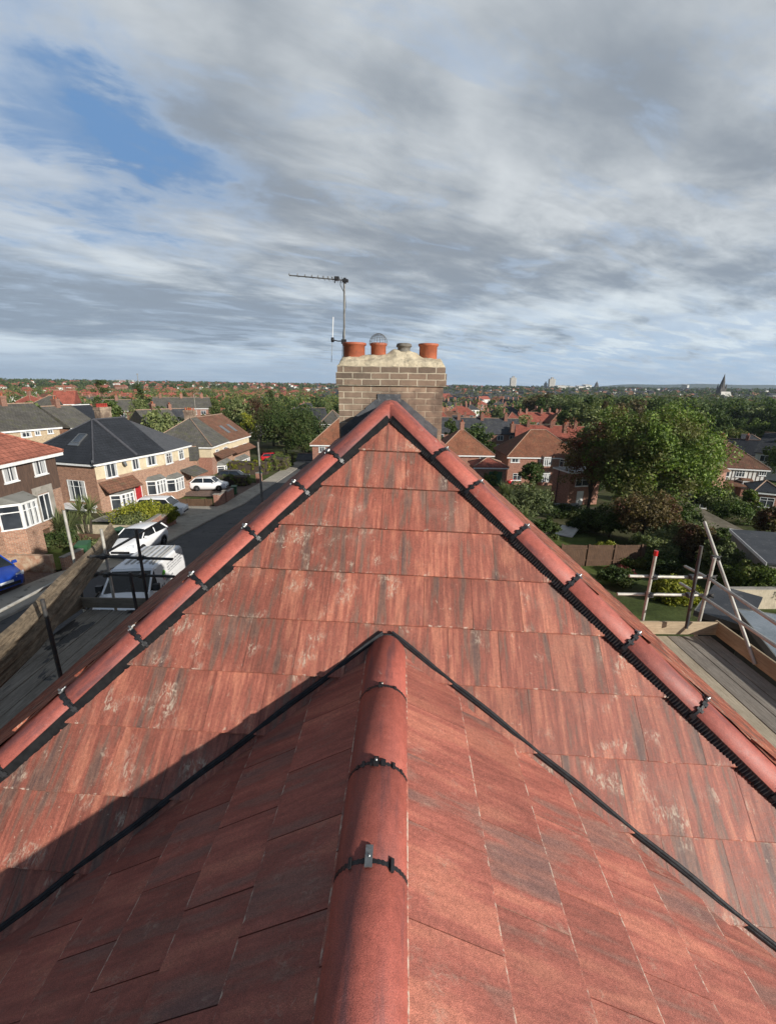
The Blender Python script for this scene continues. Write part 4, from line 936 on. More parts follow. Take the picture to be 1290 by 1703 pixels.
# roof window on the hip end
sl = math.atan2(RP[4].z-RP[0].z, RP[4].x-RP[0].x)
M_ = Matrix.Translation((RP[0].x+1.9, h2.d*.42, h2.eh+1.9*math.tan(sl)+.06)) @ Matrix.Rotation(-sl, 4, 'Y')
mb = MB(); mb.at(M_); mb.box(0, 1.25, -.5, -.42, -.05, .07); mb.box(0, 1.25, .42, .5, -.05, .07); mb.box(0, .08, -.419, .419, -.05, .07); mb.box(1.17, 1.25, -.419, .419, -.05, .07); mb.box(-.35, -.002, -.6, .6, -.05, .03); rw = mb.build('roof_window', GALV, h2.e)
mb = MB(); mb.at(M_); mb.box(.081, 1.169, -.419, .419, 0, .04); mb.build('pane', GLASS, rw)
for q, nm in (((173, 768, 194, 794), 2), ((218, 760, 231, 781), 2), ((242, 753, 259, 774), 2)):
    u0, u1, z0, z1 = h2.rect(*q); window(h2.e, h2.fr['front'], u0, u1, z0, z1, nm, 0, curt=.2, o=.032)
u0, u1, z0, z1 = h2.rect(115, 799, 143, 832, 'left'); window(h2.e, h2.fr['left'], u0, u1, z0, z1, 3, .3, curt=.22)
u0, u1, z0, z1 = h2.rect(118, 842, 161, 866, 'left'); mb = MB(); mb.at(h2.fr['left'].M()); mb.box(u0, u1, -.06, -.001, -.6, z1); mb.box(u0-.2, u1+.2, -1.2, -.001, z1+.002, z1+.22); mb.build('garage_door', WHITEP, h2.e)
for q, k in (((184, 820, 221, 849), 3), ((244, 798, 273, 820), 3)):
    u0, u1, z0, z1 = h2.rect(*q); bay(h2.e, h2.fr['front'], u0, u1, max(.5, z0), z1, -.5, .75, FELT if k == 3 else RT_BROWN, BR_MIX, .5, 3, .2, .35, k)
u0, u1, z0, z1 = h2.rect(224, 804, 236, 838); mb = MB(); mb.at(h2.fr['front'].M()); mb.box(u0+.06, u1-.06, -.05, -.001, 0, z1-.06); dr = mb.build('door', RED_DOOR, h2.e)
mb = MB(); mb.at(h2.fr['front'].M()); mb.box(u0, u0+.058, -.08, -.001, 0, z1); mb.box(u1-.058, u1, -.08, -.001, 0, z1); mb.box(u0+.0585, u1-.0585, -.08, -.001, z1-.058, z1); mb.build('door_frame', WHITEP, dr)
mb = MB(); mb.at(h2.fr['front'].M()); ua, za = h2.hit(166, 816); ub, zb = h2.hit(222, 800); mb.slab([(ua, -1.1, za-.15), (ub, -1.1, za-.15), (ub, -.001, za+.75), (ua, -.001, za+.75)], .12); mb.build('porch_roof', RT_BROWN, h2.e)
for px, py in ((203, 770), (150, 771)):
    u, z = h2.hit(px, py); mb = MB(); mb.lathe([(.0001, -.09), (.16, -.06), (.30, .02), (.32, .05)], (0, 0, 0), 14); o = mb.build('satellite_dish', CARG, h2.e); o.location = (u, -.32, z); o.rotation_euler = (math.radians(70), 0, .5)
c = stack(h2.e, h2.w*.80, h2.d*.62, RP[4].z-1.4, 2.5, 1.3, .8, 6, BR_CH, mat('red_glazed_pot', (.34, .045, .03), (.24, .035, .025), 8, .5))
# -- its grey-roofed neighbour
h2b = House('grey roofed half of the semi, next to the charcoal roof, two white bays', Pb, Pc, 8.0)
hbody(h2b.e, h2b.w, h2b.d, h2b.eh, BR_MIX); cm = MB(); cm.box(.002, h2b.w+.012, -.03, -.001, h2b.eh-1.5, h2b.eh-.12); cm.build('cream_band', CREAM, h2b.e)
roof(h2b.e, h2b.w, h2b.d, h2b.eh, 34, ('flush', 'hip'), mat('mid_grey_roof', (.075, .078, .085), (.06, .063, .07), 3, .8, .01, 12), .35, RIDGEG); fascia(h2b.e, h2b.w, h2b.d, h2b.eh, .35, sides='fr')
for q in ((274, 753, 286, 771), (296, 748, 305, 764)):
    u0, u1, z0, z1 = h2b.rect(*q); window(h2b.e, h2b.fr['front'], u0, u1, z0, z1, 2, .3, curt=.2, o=.032)
u0, u1, z0, z1 = h2b.rect(277, 795, 300, 815); bay(h2b.e, h2b.fr['front'], u0, u1, z0, z1, -.5, .75, FELT, BR_MIX, .5, 3, .2, .35, 8)
mb = MB(); mb.slab([(h2b.w-2.2, -1.6, 2.2), (h2b.w+1.2, -1.6, 2.2), (h2b.w+1.2, 0, 2.9), (h2b.w-2.2, 0, 2.9)], .12); mb.build('porch_roof', RT_GREY, h2b.e)
# garage between
g_ = W(318, 770, 57); gh_ = House('small brick garage with a grey pitched roof and white door', Vector((g_.x-3.4, g_.y-1, g_.z+.4)), Vector((g_.x+.6, g_.y+.4, g_.z+.4)), 5, name='garage'); gh_.e['category'] = 'garage'
hbody(gh_.e, gh_.w, gh_.d, gh_.eh, BR_MIX); roof(gh_.e, gh_.w, gh_.d, gh_.eh, 28, ('gable', 'gable'), RT_GREY, .2)
mb = MB(); mb.box(.8, 3.1, -.05, -.001, 0, 2.0); mb.build('garage_door', WHITEP, gh_.e)
# -- third pair
Pd, Pe, Pf = W(350, 741.5, 60), W(378, 733, 66.5), W(413, 724, 75)
for i, (a, b, rm, ends, lb, wn, by) in enumerate(((Pd, Pe, RT_GREY, ('hip', 'flush'), 'grey hipped end house of the third semi pair, brick below cream', ((358, 747, 364, 758), (371, 743, 378, 755)), (361, 771, 384, 782)),
                                         (Pe, Pf, RT_BROWN, ('flush', 'gable'), 'brown roofed house with two roof windows, right half of third semi pair', ((388, 742, 396, 751), (403, 737, 410, 747)), (390, 764, 409, 775)))):
    h = House(lb, a, b, 9.0); hbody(h.e, h.w, h.d, h.eh, BR_RED if i == 0 else BR_MIX, CREAM, h.eh-1.6, ends)
    rr_, RP_ = roof(h.e, h.w, h.d, h.eh, 36, ends, rm, .35); fascia(h.e, h.w, h.d, h.eh, .35, sides='fl' if i == 0 else 'f')
    for q in wn:
        u0, u1, z0, z1 = h.rect(*q); window(h.e, h.fr['front'], u0, u1, z0, z1, 2, .3, curt=.25, o=.022)
    u0, u1, z0, z1 = h.rect(*by); bay(h.e, h.fr['front'], u0, min(u1, h.w-.5), z0, z1, -.5, .9, FELT, BR_MIX, .5, 4, .2, .5, 8)
    mb = MB(); mb.slab([(.6, -1.3, 2.75), (h.w-.1, -1.3, 2.75), (h.w-.1, -.001, 3.5), (.6, -.001, 3.5)], .1); mb.build('porch_roof', RT_BROWN, h.e)
    if i:
        s_ = math.atan2(RP_[4].z-h.eh, h.d/2+.35)
        for k in (.3, .62):
            M_ = Matrix.Translation((h.w*k, .9, h.eh+1.25*math.tan(s_)+.02)) @ Matrix.Rotation(s_, 4, 'X'); mb = MB(); mb.at(M_); mb.box(0, .9, 0, 1.8, 0, .09); mb.build('roof_window', GALV, h.e)
    stack(h.e, h.w*(.95 if i == 0 else .05), h.d*.6, RP_[5].z-1.0, 2.0, .8, 1.0, 3, BR_CH)
# -- terrace rows behind
def simple(label, A, B, d_, wallm, roofm, ends=('gable', 'gable'), pitch=30, eh=None, win=(), nwin=0, ov=.3, st=0, group=None, upper=None, fas=True, cap=RIDGEP, name='house'):
    g = (A.z+B.z)/2-eh if eh else None
    h = House(label, A, B, d_, g, name, group); hbody(h.e, h.w, h.d, h.eh, wallm, upper, 2.6, ends, pitch, base=-2.5)
    _, RP_ = roof(h.e, h.w, h.d, h.eh, pitch, ends, roofm, ov, cap)
    if fas: fascia(h.e, h.w, h.d, h.eh, ov, sides='f')
    for q in win:
        u0, u1, z0, z1 = h.rect(*q); window(h.e, h.fr['front'], u0, u1, z0, z1, 2, .3, curt=.2, o=.02 if upper else 0)
    for i in range(nwin):
        u = h.w*(i+.5)/nwin
        window(h.e, h.fr['front'], u-.65, u+.65, h.eh-1.75, h.eh-.65, 2, .3, o=.02 if upper else 0)
        if h.eh > 4: window(h.e, h.fr['front'], u-.7, u+.7, .9, 2.2, 3, .3)
    for k in range(st): stack(h.e, h.w*(.5 if st == 1 else .12+.76*k/(st-1)), h.d*.5, RP_[5].z-.5, 1.5, .6, .9, 2, BR_FAR)
    return h
simple('pale buff brick house with mossy grey gable roof behind the salmon roofed one', W(2, 718, 50), W(97, 707, 56), 9, BR_PALE, RT_GREY, eh=5, win=((34, 716, 52, 727), (57, 714, 67, 724), (78, 711, 88, 721)), st=1)
simple('grey gable roofed terrace house left of the black panelled roof', W(118, 712.5, 62), W(160, 704.5, 66), 9, BR_MIX, RT_GREY, eh=5, st=1)
simple('house with black panelled roof and white verge behind the charcoal semi', W(160, 704, 72), W(186, 701, 75), 9, BR_MIX, RT_BLACK, eh=5, cap=WHITEP)
simple('low brown bungalow roof between the charcoal and grey hipped roofs', W(250, 709, 72), W(300, 706, 76), 8, BR_MIX, RT_GREY, eh=4.2, st=1)
simple('white gabled house with dark roof behind the grey hipped semi', W(268, 702, 92), W(318, 700, 96), 8, WHITER, RT_SLATE, eh=4.6, st=1)
simple('long grey roofed brick terrace with a row of windows above the grey hipped roof', W(252, 680, 120), W(345, 677, 124), 9, BR_FAR, RT_GREY, eh=5, nwin=6, st=3)
simple('salmon roofed bungalow left in front of the tree line', W(12, 676, 128), W(52, 676, 128), 9, WHITER, RT_RED, ('hip', 'hip'), 34, eh=4.5, nwin=2, st=1)
simple('grey roofed bungalow right of the salmon roofed bungalow', W(33, 682, 112), W(82, 680, 114), 10, WHITER, RT_GREY, ('hip', 'gable'), 32, eh=3.2, nwin=3)
simple('red gabled house with white walls beside the yellow green bush tree', W(88, 672, 130), W(122, 671, 132), 9, WHITER, RT_RED, ('gable', 'gable'), 38, eh=5, nwin=2, st=1)
simple('grey roofed block below the tall feathery tree', W(168, 683, 110), W(212, 682, 112), 9, BR_FAR, RT_GREY, ('gable', 'gable'), 28, eh=4.5, nwin=3, st=1)
# middle, between street and chimney
simple('brick house with rosemary tiled hipped roof and white window beside our left verge', W(519, 739, 66), W(562, 738, 66), 8, BR_RED, RT_ORANGE, ('hip', 'gable'), 42, eh=5, win=((530, 741, 541, 752),), ov=.35)
simple('buff gabled bungalow with dark roof amid trees left of the chimney', W(498, 699, 118), W(535, 699, 118), 10, BR_PALE, RT_SLATE, ('gable', 'gable'), 30, eh=4, nwin=2)
simple('pale grey hipped bungalow left of the chimney stack', W(533, 705, 104), W(566, 704, 104), 9, CONC, RT_GREY, ('hip', 'hip'), 32, eh=3.6, nwin=2)
simple('long solar panelled slate roof bungalow beyond the dark trees', W(478, 683, 150), W(512, 683, 150), 10, BR_FAR, RT_SLATE, ('hip', 'gable'), 25, eh=4, nwin=2)
# ================================================================ right side houses
simple('semi with brown rosemary hipped roof just right of the chimney', W(728, 756, 66), W(818, 755, 66), 9, BR_RED, RT_ORANGE, ('hip', 'hip'), 36, eh=5, win=((797, 754, 808, 767),), st=1, ov=.4)
b = simple('broad semi with two tone rosemary hipped roof left of the big tree', W(846, 758, 72), W(966, 761, 72), 9.5, BR_RED, RT_ORANGE, ('hip', 'hip'), 38, eh=5, win=((849, 760, 864, 769),), st=2, ov=.4)
for q in ((897, 760, 917, 774), (930, 764, 950, 776)):
    u0, u1, z0, z1 = b.rect(*q); bay(b.e, b.fr['front'], u0, u1, z0, z1, z0-.3, .7, RT_ORANGE, BR_RED, .5, 3, .1, .2, 4)
    bay(b.e, b.fr['front'], u0, u1, .8, 2.2, -.3, .7, FELT, BR_RED, .5, 3, .1, .1, 4)
a = simple('brick porch extension with red lean-to roof and green garage door', W(790, 775, 60), W(842, 777, 60), 4, BR_RED, RT_RED, ('hip', 'hip'), 22, eh=2.8); a.e['category'] = 'extension'
mb = MB(); mb.at(a.fr['front'].M()); mb.box(2.0, 3.9, -.04, -.001, 0, 2.1); mb.build('garage_door', BING, a.e)
window(b.e, b.fr['front'], 1.0, 2.4, .9, 2.1, 2, .3)
fb = House('tall flat roofed brick extension with white fascia beside the big tree', W(921, 778, 55), W(949, 789, 51.5), 4.2, name='brick_extension'); fb.e['category'] = 'extension'
mb = MB(); mb.box(0, fb.w, 0, fb.d, -1.5, fb.eh); mb.build('wall', BR_RED, fb.e); mb = MB(); mb.box(-.12, fb.w+.12, -.12, fb.d+.12, fb.eh+.001, fb.eh+.18); mb.build('fascia_and_gutter', WHITEP, fb.e); mb = MB(); mb.box(-.10, fb.w+.10, -.10, fb.d+.10, fb.eh+.181, fb.eh+.20); mb.build('flat_roof', FELTD, fb.e)
window(fb.e, fb.fr['right'], .8, 2.6, fb.eh-1.6, fb.eh-.5, 2, .3); mb = MB(); mb.at(fb.fr['right'].M()); mb.box(1.2, 2.1, -.05, -.001, -.5, 1.9); mb.build('door', WHITEP, fb.e)
mb = MB(); mb.tube([(fb.w*.35, -.08, -1), (fb.w*.35, -.08, fb.eh+.1)], .05, 6); mb.build('drainpipe', BLACK, fb.e)
th_ = House('mock timbered white house with brown hipped roof at the right edge', W(1179, 777, 64), W(1275, 778, 62), 9)
hbody(th_.e, th_.w, th_.d, th_.eh, BR_RED, WHITER, th_.eh-2.0); roof(th_.e, th_.w, th_.d, th_.eh, 33, ('hip', 'hip'), RT_BROWN, .4); fascia(th_.e, th_.w, th_.d, th_.eh, .4, sides='f')
mb = MB(); uz = th_.eh-2.0
for k in range(15):
    u = th_.w*k/14; mb.box(u-.05, u+.05, -.045, -.021, uz+.1, th_.eh-.3)
mb.box(0, th_.w, -.05, -.0455, uz, uz+.12); mb.build('timber_framing', TIMBER, th_.e)
for q in ((1196, 781, 1213, 792), (1223, 782, 1238, 793), (1262, 780, 1274, 791)):
    u0, u1, z0, z1 = th_.rect(*q); window(th_.e, th_.fr['front'], u0, u1, z0, z1, 3, .3, o=.05)
for q in ((1225, 800, 1250, 810),):
    u0, u1, z0, z1 = th_.rect(*q); bay(th_.e, th_.fr['front'], u0, u1, z0, z1, 0, .7, RT_BROWN, BR_RED, .4, 4, .1, .3)
mb = MB(); mb.slab([(0, -1.3, uz-.55), (th_.w, -1.3, uz-.55), (th_.w, -.055, uz), (0, -.055, uz)], .1); mb.build('porch_roof', RT_BROWN, th_.e); stack(th_.e, th_.w*.35, th_.d*.5, th_.eh+2.2, 2, .7, 1, 3)
simple('brick gable end house half hidden behind the big tree', W(1150, 785, 62), W(1180, 786, 60), 5, BR_RED, RT_BROWN, ('hip', 'hip'), 30, eh=4.6, win=((1172, 788, 1180, 799),))
a = simple('brick cottage with white windows under the big tree', W(1138, 818, 50), W(1178, 822, 49), 5, BR_RED, RT_BROWN, ('hip', 'hip'), 25, eh=2.9, nwin=2)
simple('house with smooth black roof and brick gable behind the timbered house', W(1205, 754, 96), W(1262, 757, 92), 10, BR_MIX, RT_BLACK, ('gable', 'gable'), 28, eh=4.4, nwin=2, st=1)
simple('long grey tiled terrace roof right of the big tree', W(1158, 727, 150), W(1288, 729, 146), 9, BR_FAR, RT_GREY, ('gable', 'gable'), 26, eh=5, nwin=7, st=4)
simple('white rendered house with dark roof by the right edge', W(1232, 744, 112), W(1290, 748, 108), 10, WHITER, RT_SLATE, ('gable', 'hip'), 30, eh=4.6, nwin=3)
s1 = simple('conservatory style dark roof with skylight at the far right', W(1258, 816, 47), W(1300, 820, 46), 4, BR_RED, RT_BLACK, ('hip', 'hip'), 22, eh=2.8, nwin=1)
# slate terrace with a row of dark gabled dormers
ter = simple('slate terrace with a row of pointed dark dormers right of the chimney', W(800, 728, 118), W(902, 733, 114), 9, BR_FAR, RT_SLATE, ('gable', 'gable'), 30, eh=5, nwin=7, st=4, cap=RIDGEG)
for k in range(7):
    x = ter.w*(k+.5)/7; M_ = Matrix.Translation((x, -.5, ter.eh-.2)); mb = MB(); mb.at(M_)
    mb.add([(-1.2, 0, 0), (1.2, 0, 0), (0, 0, 1.9), (0, 3.6, 1.9), (-1.2, 3.0, 0), (1.2, 3, 0)], [(1, 5, 3, 2), (4, 0, 2, 3)]); dm = mb.build('dormer', RT_SLATE, ter.e)
    mb = MB(); mb.at(M_); mb.add([(-1.08, .06, 0), (1.08, .06, 0), (0, .06, 1.7)], [(0, 1, 2)]); mb.build('gable_face', WHITER if k % 3 == 0 else BR_FAR, dm)
simple('white and slate semi left of the slate dormer terrace', W(752, 712, 128), W(793, 713, 127), 9, WHITER, RT_SLATE, ('gable', 'hip'), 36, eh=5, nwin=3, st=1)
simple('red roofed cottage tight against the right of the chimney', W(722, 706, 132), W(754, 707, 132), 9, WHITER, RT_RED, ('hip', 'hip'), 38, eh=4.8, nwin=2)
simple('orange hipped villa with white walls above the slate terrace', W(838, 705, 150), W(874, 706, 150), 10, WHITER, RT_RED, ('hip', 'hip'), 36, eh=5, nwin=3, st=2)
simple('red gabled villa behind the brown semis, cream walls', W(914, 704, 165), W(962, 705, 165), 11, CREAM, RT_ORANGE, ('hip', 'hip'), 36, eh=5, nwin=3, st=3)
simple('slate roofed terrace with brick chimneys in front of the cream villa', W(892, 727, 112), W(952, 729, 110), 9, BR_FAR, RT_SLATE, ('gable', 'gable'), 30, eh=5, nwin=4, st=3)
# ================================================================ front gardens and the street
def wall_run(label, cat, pts, h, th, m, name='garden_wall', cap=None, group=None, piers=False, z_at=None):
    """low wall following xy points, stepped down the slope"""
    x0, y0 = pts[0]; e = empty(name, label, cat, (x0, y0, T(x0, y0)), 0, group); o = Vector((x0, y0, T(x0, y0)))
    mb = MB(); cm = MB()
    for (ax_, ay_), (bx_, by_) in zip(pts, pts[1:]):
        L = math.hypot(bx_-ax_, by_-ay_); n_ = max(1, int(L/2.0)); ang = math.atan2(by_-ay_, bx_-ax_)
        for i in range(n_):
            f0, f1 = i/n_, (i+1)/n_; x, y = ax_+(bx_-ax_)*f0, ay_+(by_-ay_)*f0; zt = max(T(x, y), T(ax_+(bx_-ax_)*f1, ay_+(by_-ay_)*f1))+h; Mx = Matrix.Translation(Vector((x, y, zt))-o) @ Matrix.Rotation(ang, 4, 'Z')
            mb.at(Mx); mb.box(0, L/n_-.002, -th/2, th/2, -h-.8, 0)
            if cap: cm.at(Mx); cm.box(-.01, L/n_-.004, -th/2-.03, th/2+.03, .002, .06)
            if piers: mb.box(-.18, .18, -th/2-.1, th/2+.1, -h-.8, .28); cm.at(Mx); cm.box(-.22, .22, -th/2-.14, th/2+.14, .282, .34)
    mb.build('wall', m, e)
    if cm.v: cm.build('coping', cap or CONC, e)
    return e
def fence_run(label, pts, h, m, name='fence', board=.12, posts=True, group=None, horiz=False):
    x0, y0 = pts[0]; o = Vector((x0, y0, T(x0, y0))); e = empty(name, label, 'fence', o, 0, group); mb = MB(); pm = MB(); rr = random.Random(int(x0*10))
    for (ax_, ay_), (bx_, by_) in zip(pts, pts[1:]):
        L = math.hypot(bx_-ax_, by_-ay_); ang = math.atan2(by_-ay_, bx_-ax_); k = 0; q = 0
        while q < L-.02:
            if horiz: break
            x, y = ax_+(bx_-ax_)*q/L, ay_+(by_-ay_)*q/L; M_ = Matrix.Translation(Vector((x, y, T(x, y)))-o) @ Matrix.Rotation(ang, 4, 'Z'); mb.at(M_)
            w_ = min(board, L-q); mb.box(.004, w_-.006, -.01, .012+.006*(k % 2), .02, h+rr.uniform(-.02, .02)); q += w_; k += 1
        q = 0
        while q < L:
            l = min(1.83, L-q); x, y = ax_+(bx_-ax_)*q/L, ay_+(by_-ay_)*q/L; M_ = Matrix.Translation(Vector((x, y, T(x, y)))-o) @ Matrix.Rotation(ang, 4, 'Z')
            pm.at(M_); pm.box(-.05, .05, -.08, -.012 if not horiz else .05, -.5, h+.08)
            mb.at(M_)
            if horiz:
                for z in np.arange(.08, h, .15): mb.box(.055, l-.055, -.01, .012, z, z+.135)
            else: mb.box(.051, l-.051, -.05, -.0125, h*.25, h*.25+.08); mb.box(.051, l-.051, -.05, -.0125, h*.8, h*.8+.08)
            q += 1.83
    mb.build('panels', m, e); pm.build('posts', m, e); return e
def P2(px, py): return gxy(px, py)
kx = KX
# drives, lawns
def quadp(name, m, a, b, c, d_, off): return patch(name, m, [a, b, c, d_], off)
def yx(y, o): return (kx(y)-2.1-o, y)
quadp('block_paved_drive', BLOCKP, yx(12, 6.5), yx(12, .02), yx(20.2, .02), yx(20.2, 6.5), .10)
quadp('front_lawn', LAWN, yx(20.6, 4.6), yx(20.6, .4), yx(25.2, .4), yx(25.2, 4.6), .12)
quadp('front_lawn', LAWN, yx(43.2, 3.5), yx(43.2, .4), yx(46.5, .4), yx(46.5, 3.5), .12)
quadp('drive', PAVE, yx(33.6, 7.5), yx(33.6, .02), yx(42.4, .02), yx(42.4, 9.0), .09)
quadp('drive', BLOCKP, yx(47.5, 9.5), yx(47.5, .02), yx(56, .02), yx(56, 9.5), .09)
quadp('drive', CONC, yx(25.6, 8), yx(25.6, .02), yx(28.5, .02), yx(28.5, 8), .09)
# walls
wall_run('rendered and brick garden wall between blue car drive and lawn', 'garden wall', [yx(20.6, .6), yx(20.6, 6.2)][::-1], .95, .24, mat('flaking_painted_brick', (.52, .40, .28), (.40, .22, .14), 3, .9, .01, 20, c3=(.30, .14, .09)))
wall_run('low orange brick wall stub at the pavement by the green bin', 'garden wall', [yx(20.75, .25), yx(22.0, .25)], .75, .24, BR_MIX, cap=CONC)
wall_run('low orange brick front wall with step beside the lawn', 'garden wall', [yx(23.4, .25), yx(25.3, .25)], .7, .24, BR_MIX, cap=CONC)
wall_run('brick front wall behind the white hatchback', 'garden wall', [yx(28.7, .25), yx(33.3, .25)], 1.0, .24, BR_RED, cap=CONC)
wall_run('orange brick wall with piers running along the pavement past the white car drive', 'garden wall', [yx(42.6, .25), yx(47.3, .25)], 1.05, .24, BR_RED, piers=True, cap=CONC)
wall_run('pale plank retaining wall beside the white hatchback', 'garden wall', [yx(28.6, 5.0), yx(28.6, .5)], .9, .12, BOARDY)
fence_run('dark brown horizontal panel fence in front of the left bay window', [yx(22.4, 7.0), yx(22.4, 4.6), yx(25.4, 4.4)], 1.15, FENCEW, horiz=True)
fence_run('dark brown low fence below the spiky palms', [yx(25.5, 4.3), yx(25.5, .5)], .85, FENCEW, horiz=True)
fence_run('low dark rail fence between the white car drive and small lawn', [yx(42.5, 6.8), yx(42.5, .6)], .8, FENCEW, horiz=True)
wall_run('brick wall with piers at the entrance of the third semi pair', 'garden wall', [yx(56.2, .25), yx(57.4, .25)], 1.1, .3, BR_RED, piers=True, cap=CONC)
# bins
def bin_(x, y, label, rz=0, grp=None):
    e = empty('wheelie_bin', label, 'wheelie bin', (x, y, T(x, y)+.13), rz, grp); mb = MB()
    b0 = [(-.22, -.24), (.22, -.24), (.22, .24), (-.22, .24)]; b1 = [(-.29, -.34), (.29, -.34), (.29, .34), (-.29, .34)]
    mb.add([(x_, y_, .06) for x_, y_ in b0]+[(x_, y_, .98) for x_, y_ in b1], [(3, 2, 1, 0), (4, 5, 6, 7)]+[(i, (i+1) % 4, 4+(i+1) % 4, 4+i) for i in range(4)]); mb.box(-.32, .32, -.37, .37, .93, .981); mb.build('body', BING, e)
    mb = MB(); mb.slab([(-.31, -.38, 1.03), (.31, -.38, 1.03), (.31, .36, 1.08), (-.31, .36, 1.08)], .06); mb.tube([(-.26, .40, 1.04), (.26, .40, 1.04)], .02, 6); mb.build('lid', BING, e)
    mb = MB(); mb.tube([(-.30, .26, .10), (-.22, .26, .10)], .10, 10); mb.build('wheel', TYRE, e); mb = MB(); mb.tube([(.22, .26, .10), (.30, .26, .10)], .10, 10); mb.build('wheel', TYRE, e); return e
p = P2(78, 978); bin_(kx(22.4)-2.5, 22.4, 'green wheelie bin standing on the pavement by the front lawn', .3)
bin_(kx(48.4)-2.6, 48.4, 'green wheelie bin at the end of the orange brick wall', .2); bin_(kx(58)-2.7, 58, 'small green wheelie bin beyond the brick entrance pier', .2)
bin_(kx(27)-2.6, 26.2, 'green wheelie bin tucked behind the low brick wall near the hatchback', 1.2)
# ---------------------------------------------------------------- vehicles
def wheel(par, x, y, r, wd, side):
    w_ = MB(); w_.at(Matrix.Translation((x, y, r)) @ Matrix.Rotation(PI/2, 4, 'X'))
    w_.lathe([(.55*r, -wd/2), (r*.94, -wd/2), (r, -wd*.3), (r, wd*.3), (r*.94, wd/2), (.55*r, wd/2), (.55*r, -wd/2)], seg=20); o = w_.build('wheel', TYRE, par)
    m = MB(); s = wd/2*.9*(-side); m.at(Matrix.Translation((x, y, r)) @ Matrix.Rotation(PI/2, 4, 'X')); m.lathe([(.0001, s), (.16*r, s), (.2*r, s*.8), (.66*r, s*.75), (.70*r, s*1.02)], seg=20)
    for k in range(5):
        a = k*2*PI/5; m.add([(.1*r*math.cos(a+.8), .1*r*math.sin(a+.8), s*1.01), (.1*r*math.cos(a-.8), .1*r*math.sin(a-.8), s*1.01), (.66*r*math.cos(a-.16), .66*r*math.sin(a-.16), s*1.0), (.66*r*math.cos(a+.16), .66*r*math.sin(a+.16), s*1.0)], [(0, 1, 2, 3)])
    m.build('rim', RIMM, o); return o
def car(label, x, y, rz, paint, L=4.1, Wd=1.78, H=1.62, hood=.92, belt=1.0, name='parked_car', cat='car', zoff=.12, wheelb=(.19, .80), cab=(.20, .36, .86, .985), rr_=.33, group=None, slope=None):
    """front at local x=0, towards -x; cab = windscreen base, roof front, roof rear, rear glass base as fractions of length"""
    e = empty(name, label, cat, (x, y, T(x, y)+zoff), rz, group); e.rotation_euler = (0, slope or 0, rz)
    # lower body: rings of (half width, z)
    st = [(0, .72, .30, .60, hood*.78), (.03, .86, .22, .62, hood*.86), (.10, .96, .20, .66, hood*.93), (cab[0], 1.0, .19, .70, belt-.01), (.5, 1.0, .19, .72, belt+.01), (.80, 1.0, .19, .72, belt+.03), (.95, .96, .22, .70, belt+.04), (.985, .90, .28, .64, belt+.0), (1.0, .84, .34, .60, belt-.12)]
    S = []
    for f, hw, zb, zm, zt in st:
        w_ = Wd/2*hw; S.append([(f*L, -w_*.90, zb), (f*L, -w_*.99, (zb+zm)/2), (f*L, -w_, zm), (f*L, -w_*.985, zm+(zt-zm)*.5), (f*L, -w_*.90, zt), (f*L, -w_*.5, zt+.035), (f*L, 0, zt+.05)]+[(f*L, w_*.5, zt+.035), (f*L, w_*.90, zt), (f*L, w_*.985, zm+(zt-zm)*.5), (f*L, w_, zm), (f*L, w_*.99, (zb+zm)/2), (f*L, w_*.90, zb)])
    K = len(S[0]); vs = [p for r_ in S for p in r_]; mb = MB()
    mb.add(vs, [(i*K+k, i*K+(k+1) % K, (i+1)*K+(k+1) % K, (i+1)*K+k) for i in range(len(S)-1) for k in range(K)], True)
    mb.add(S[0], [tuple(range(K))]); mb.add(S[-1], [tuple(range(K-1, -1, -1))])
    body = mb.build('body', paint, e)
    # cabin
    x0, x1, x2, x3 = [c*L for c in cab]; wb, wr = Wd/2*.90, Wd/2*.70; zb, zr = belt+.0, H
    def ring(xx, ww, zz, b=0): return [(xx, -ww, zz), (xx, ww, zz)]
    A = [(x0, -wb, zb), (x0, wb, zb), (x3, wb, zb+.04), (x3, -wb, zb+.04)]; B = [(x1, -wr, zr-.05), (x1, wr, zr-.05), (x2, wr, zr-.04), (x2, -wr, zr-.04)]
    g = MB(); g.add(A+B, [(0, 4, 5, 1), (2, 6, 7, 3), (3, 7, 4, 0), (1, 5, 6, 2), (4, 7, 6, 5)]); g.build('windows', CARGL, e)
    rf = MB(); q = .03; xm = (x1+x2)/2
    rows = [(x1-.04, wr*.99, zr-.055), (x1+.12, wr*1.02, zr-.012), (xm, wr*1.04, zr+.01), (x2-.12, wr*1.02, zr-.01), (x2+.06, wr*.97, zr-.045)]
    vv = [];
    for xx, ww, zz in rows: vv += [(xx, -ww-.02, zz-.055), (xx, -ww, zz-.015), (xx, -ww*.6, zz+.02), (xx, 0, zz+.03), (xx, ww*.6, zz+.02), (xx, ww, zz-.015), (xx, ww+.02, zz-.055)]
    rf.add(vv, [(i*7+k, i*7+k+1, (i+1)*7+k+1, (i+1)*7+k) for i in range(4) for k in range(6)], True); rf.build('roof', paint, e)
    pl = MB()
    for sy in (-1, 1):
        for a, b, r_ in ((A[0 if sy < 0 else 1], B[0 if sy < 0 else 1], .035), (A[3 if sy < 0 else 2], B[3 if sy < 0 else 2], .06)): pl.tube([(a[0], a[1]*1.0, a[2]-.03), (b[0], b[1], b[2]+.01)], r_, 6)
        xb = x0+(x3-x0)*.50; t = .5; pl.tube([(xb, sy*(wb+.0), zb), (xb+.02, sy*(wr+.005), zr-.05)], .03, 6)
    pl.build('pillars', paint, e)
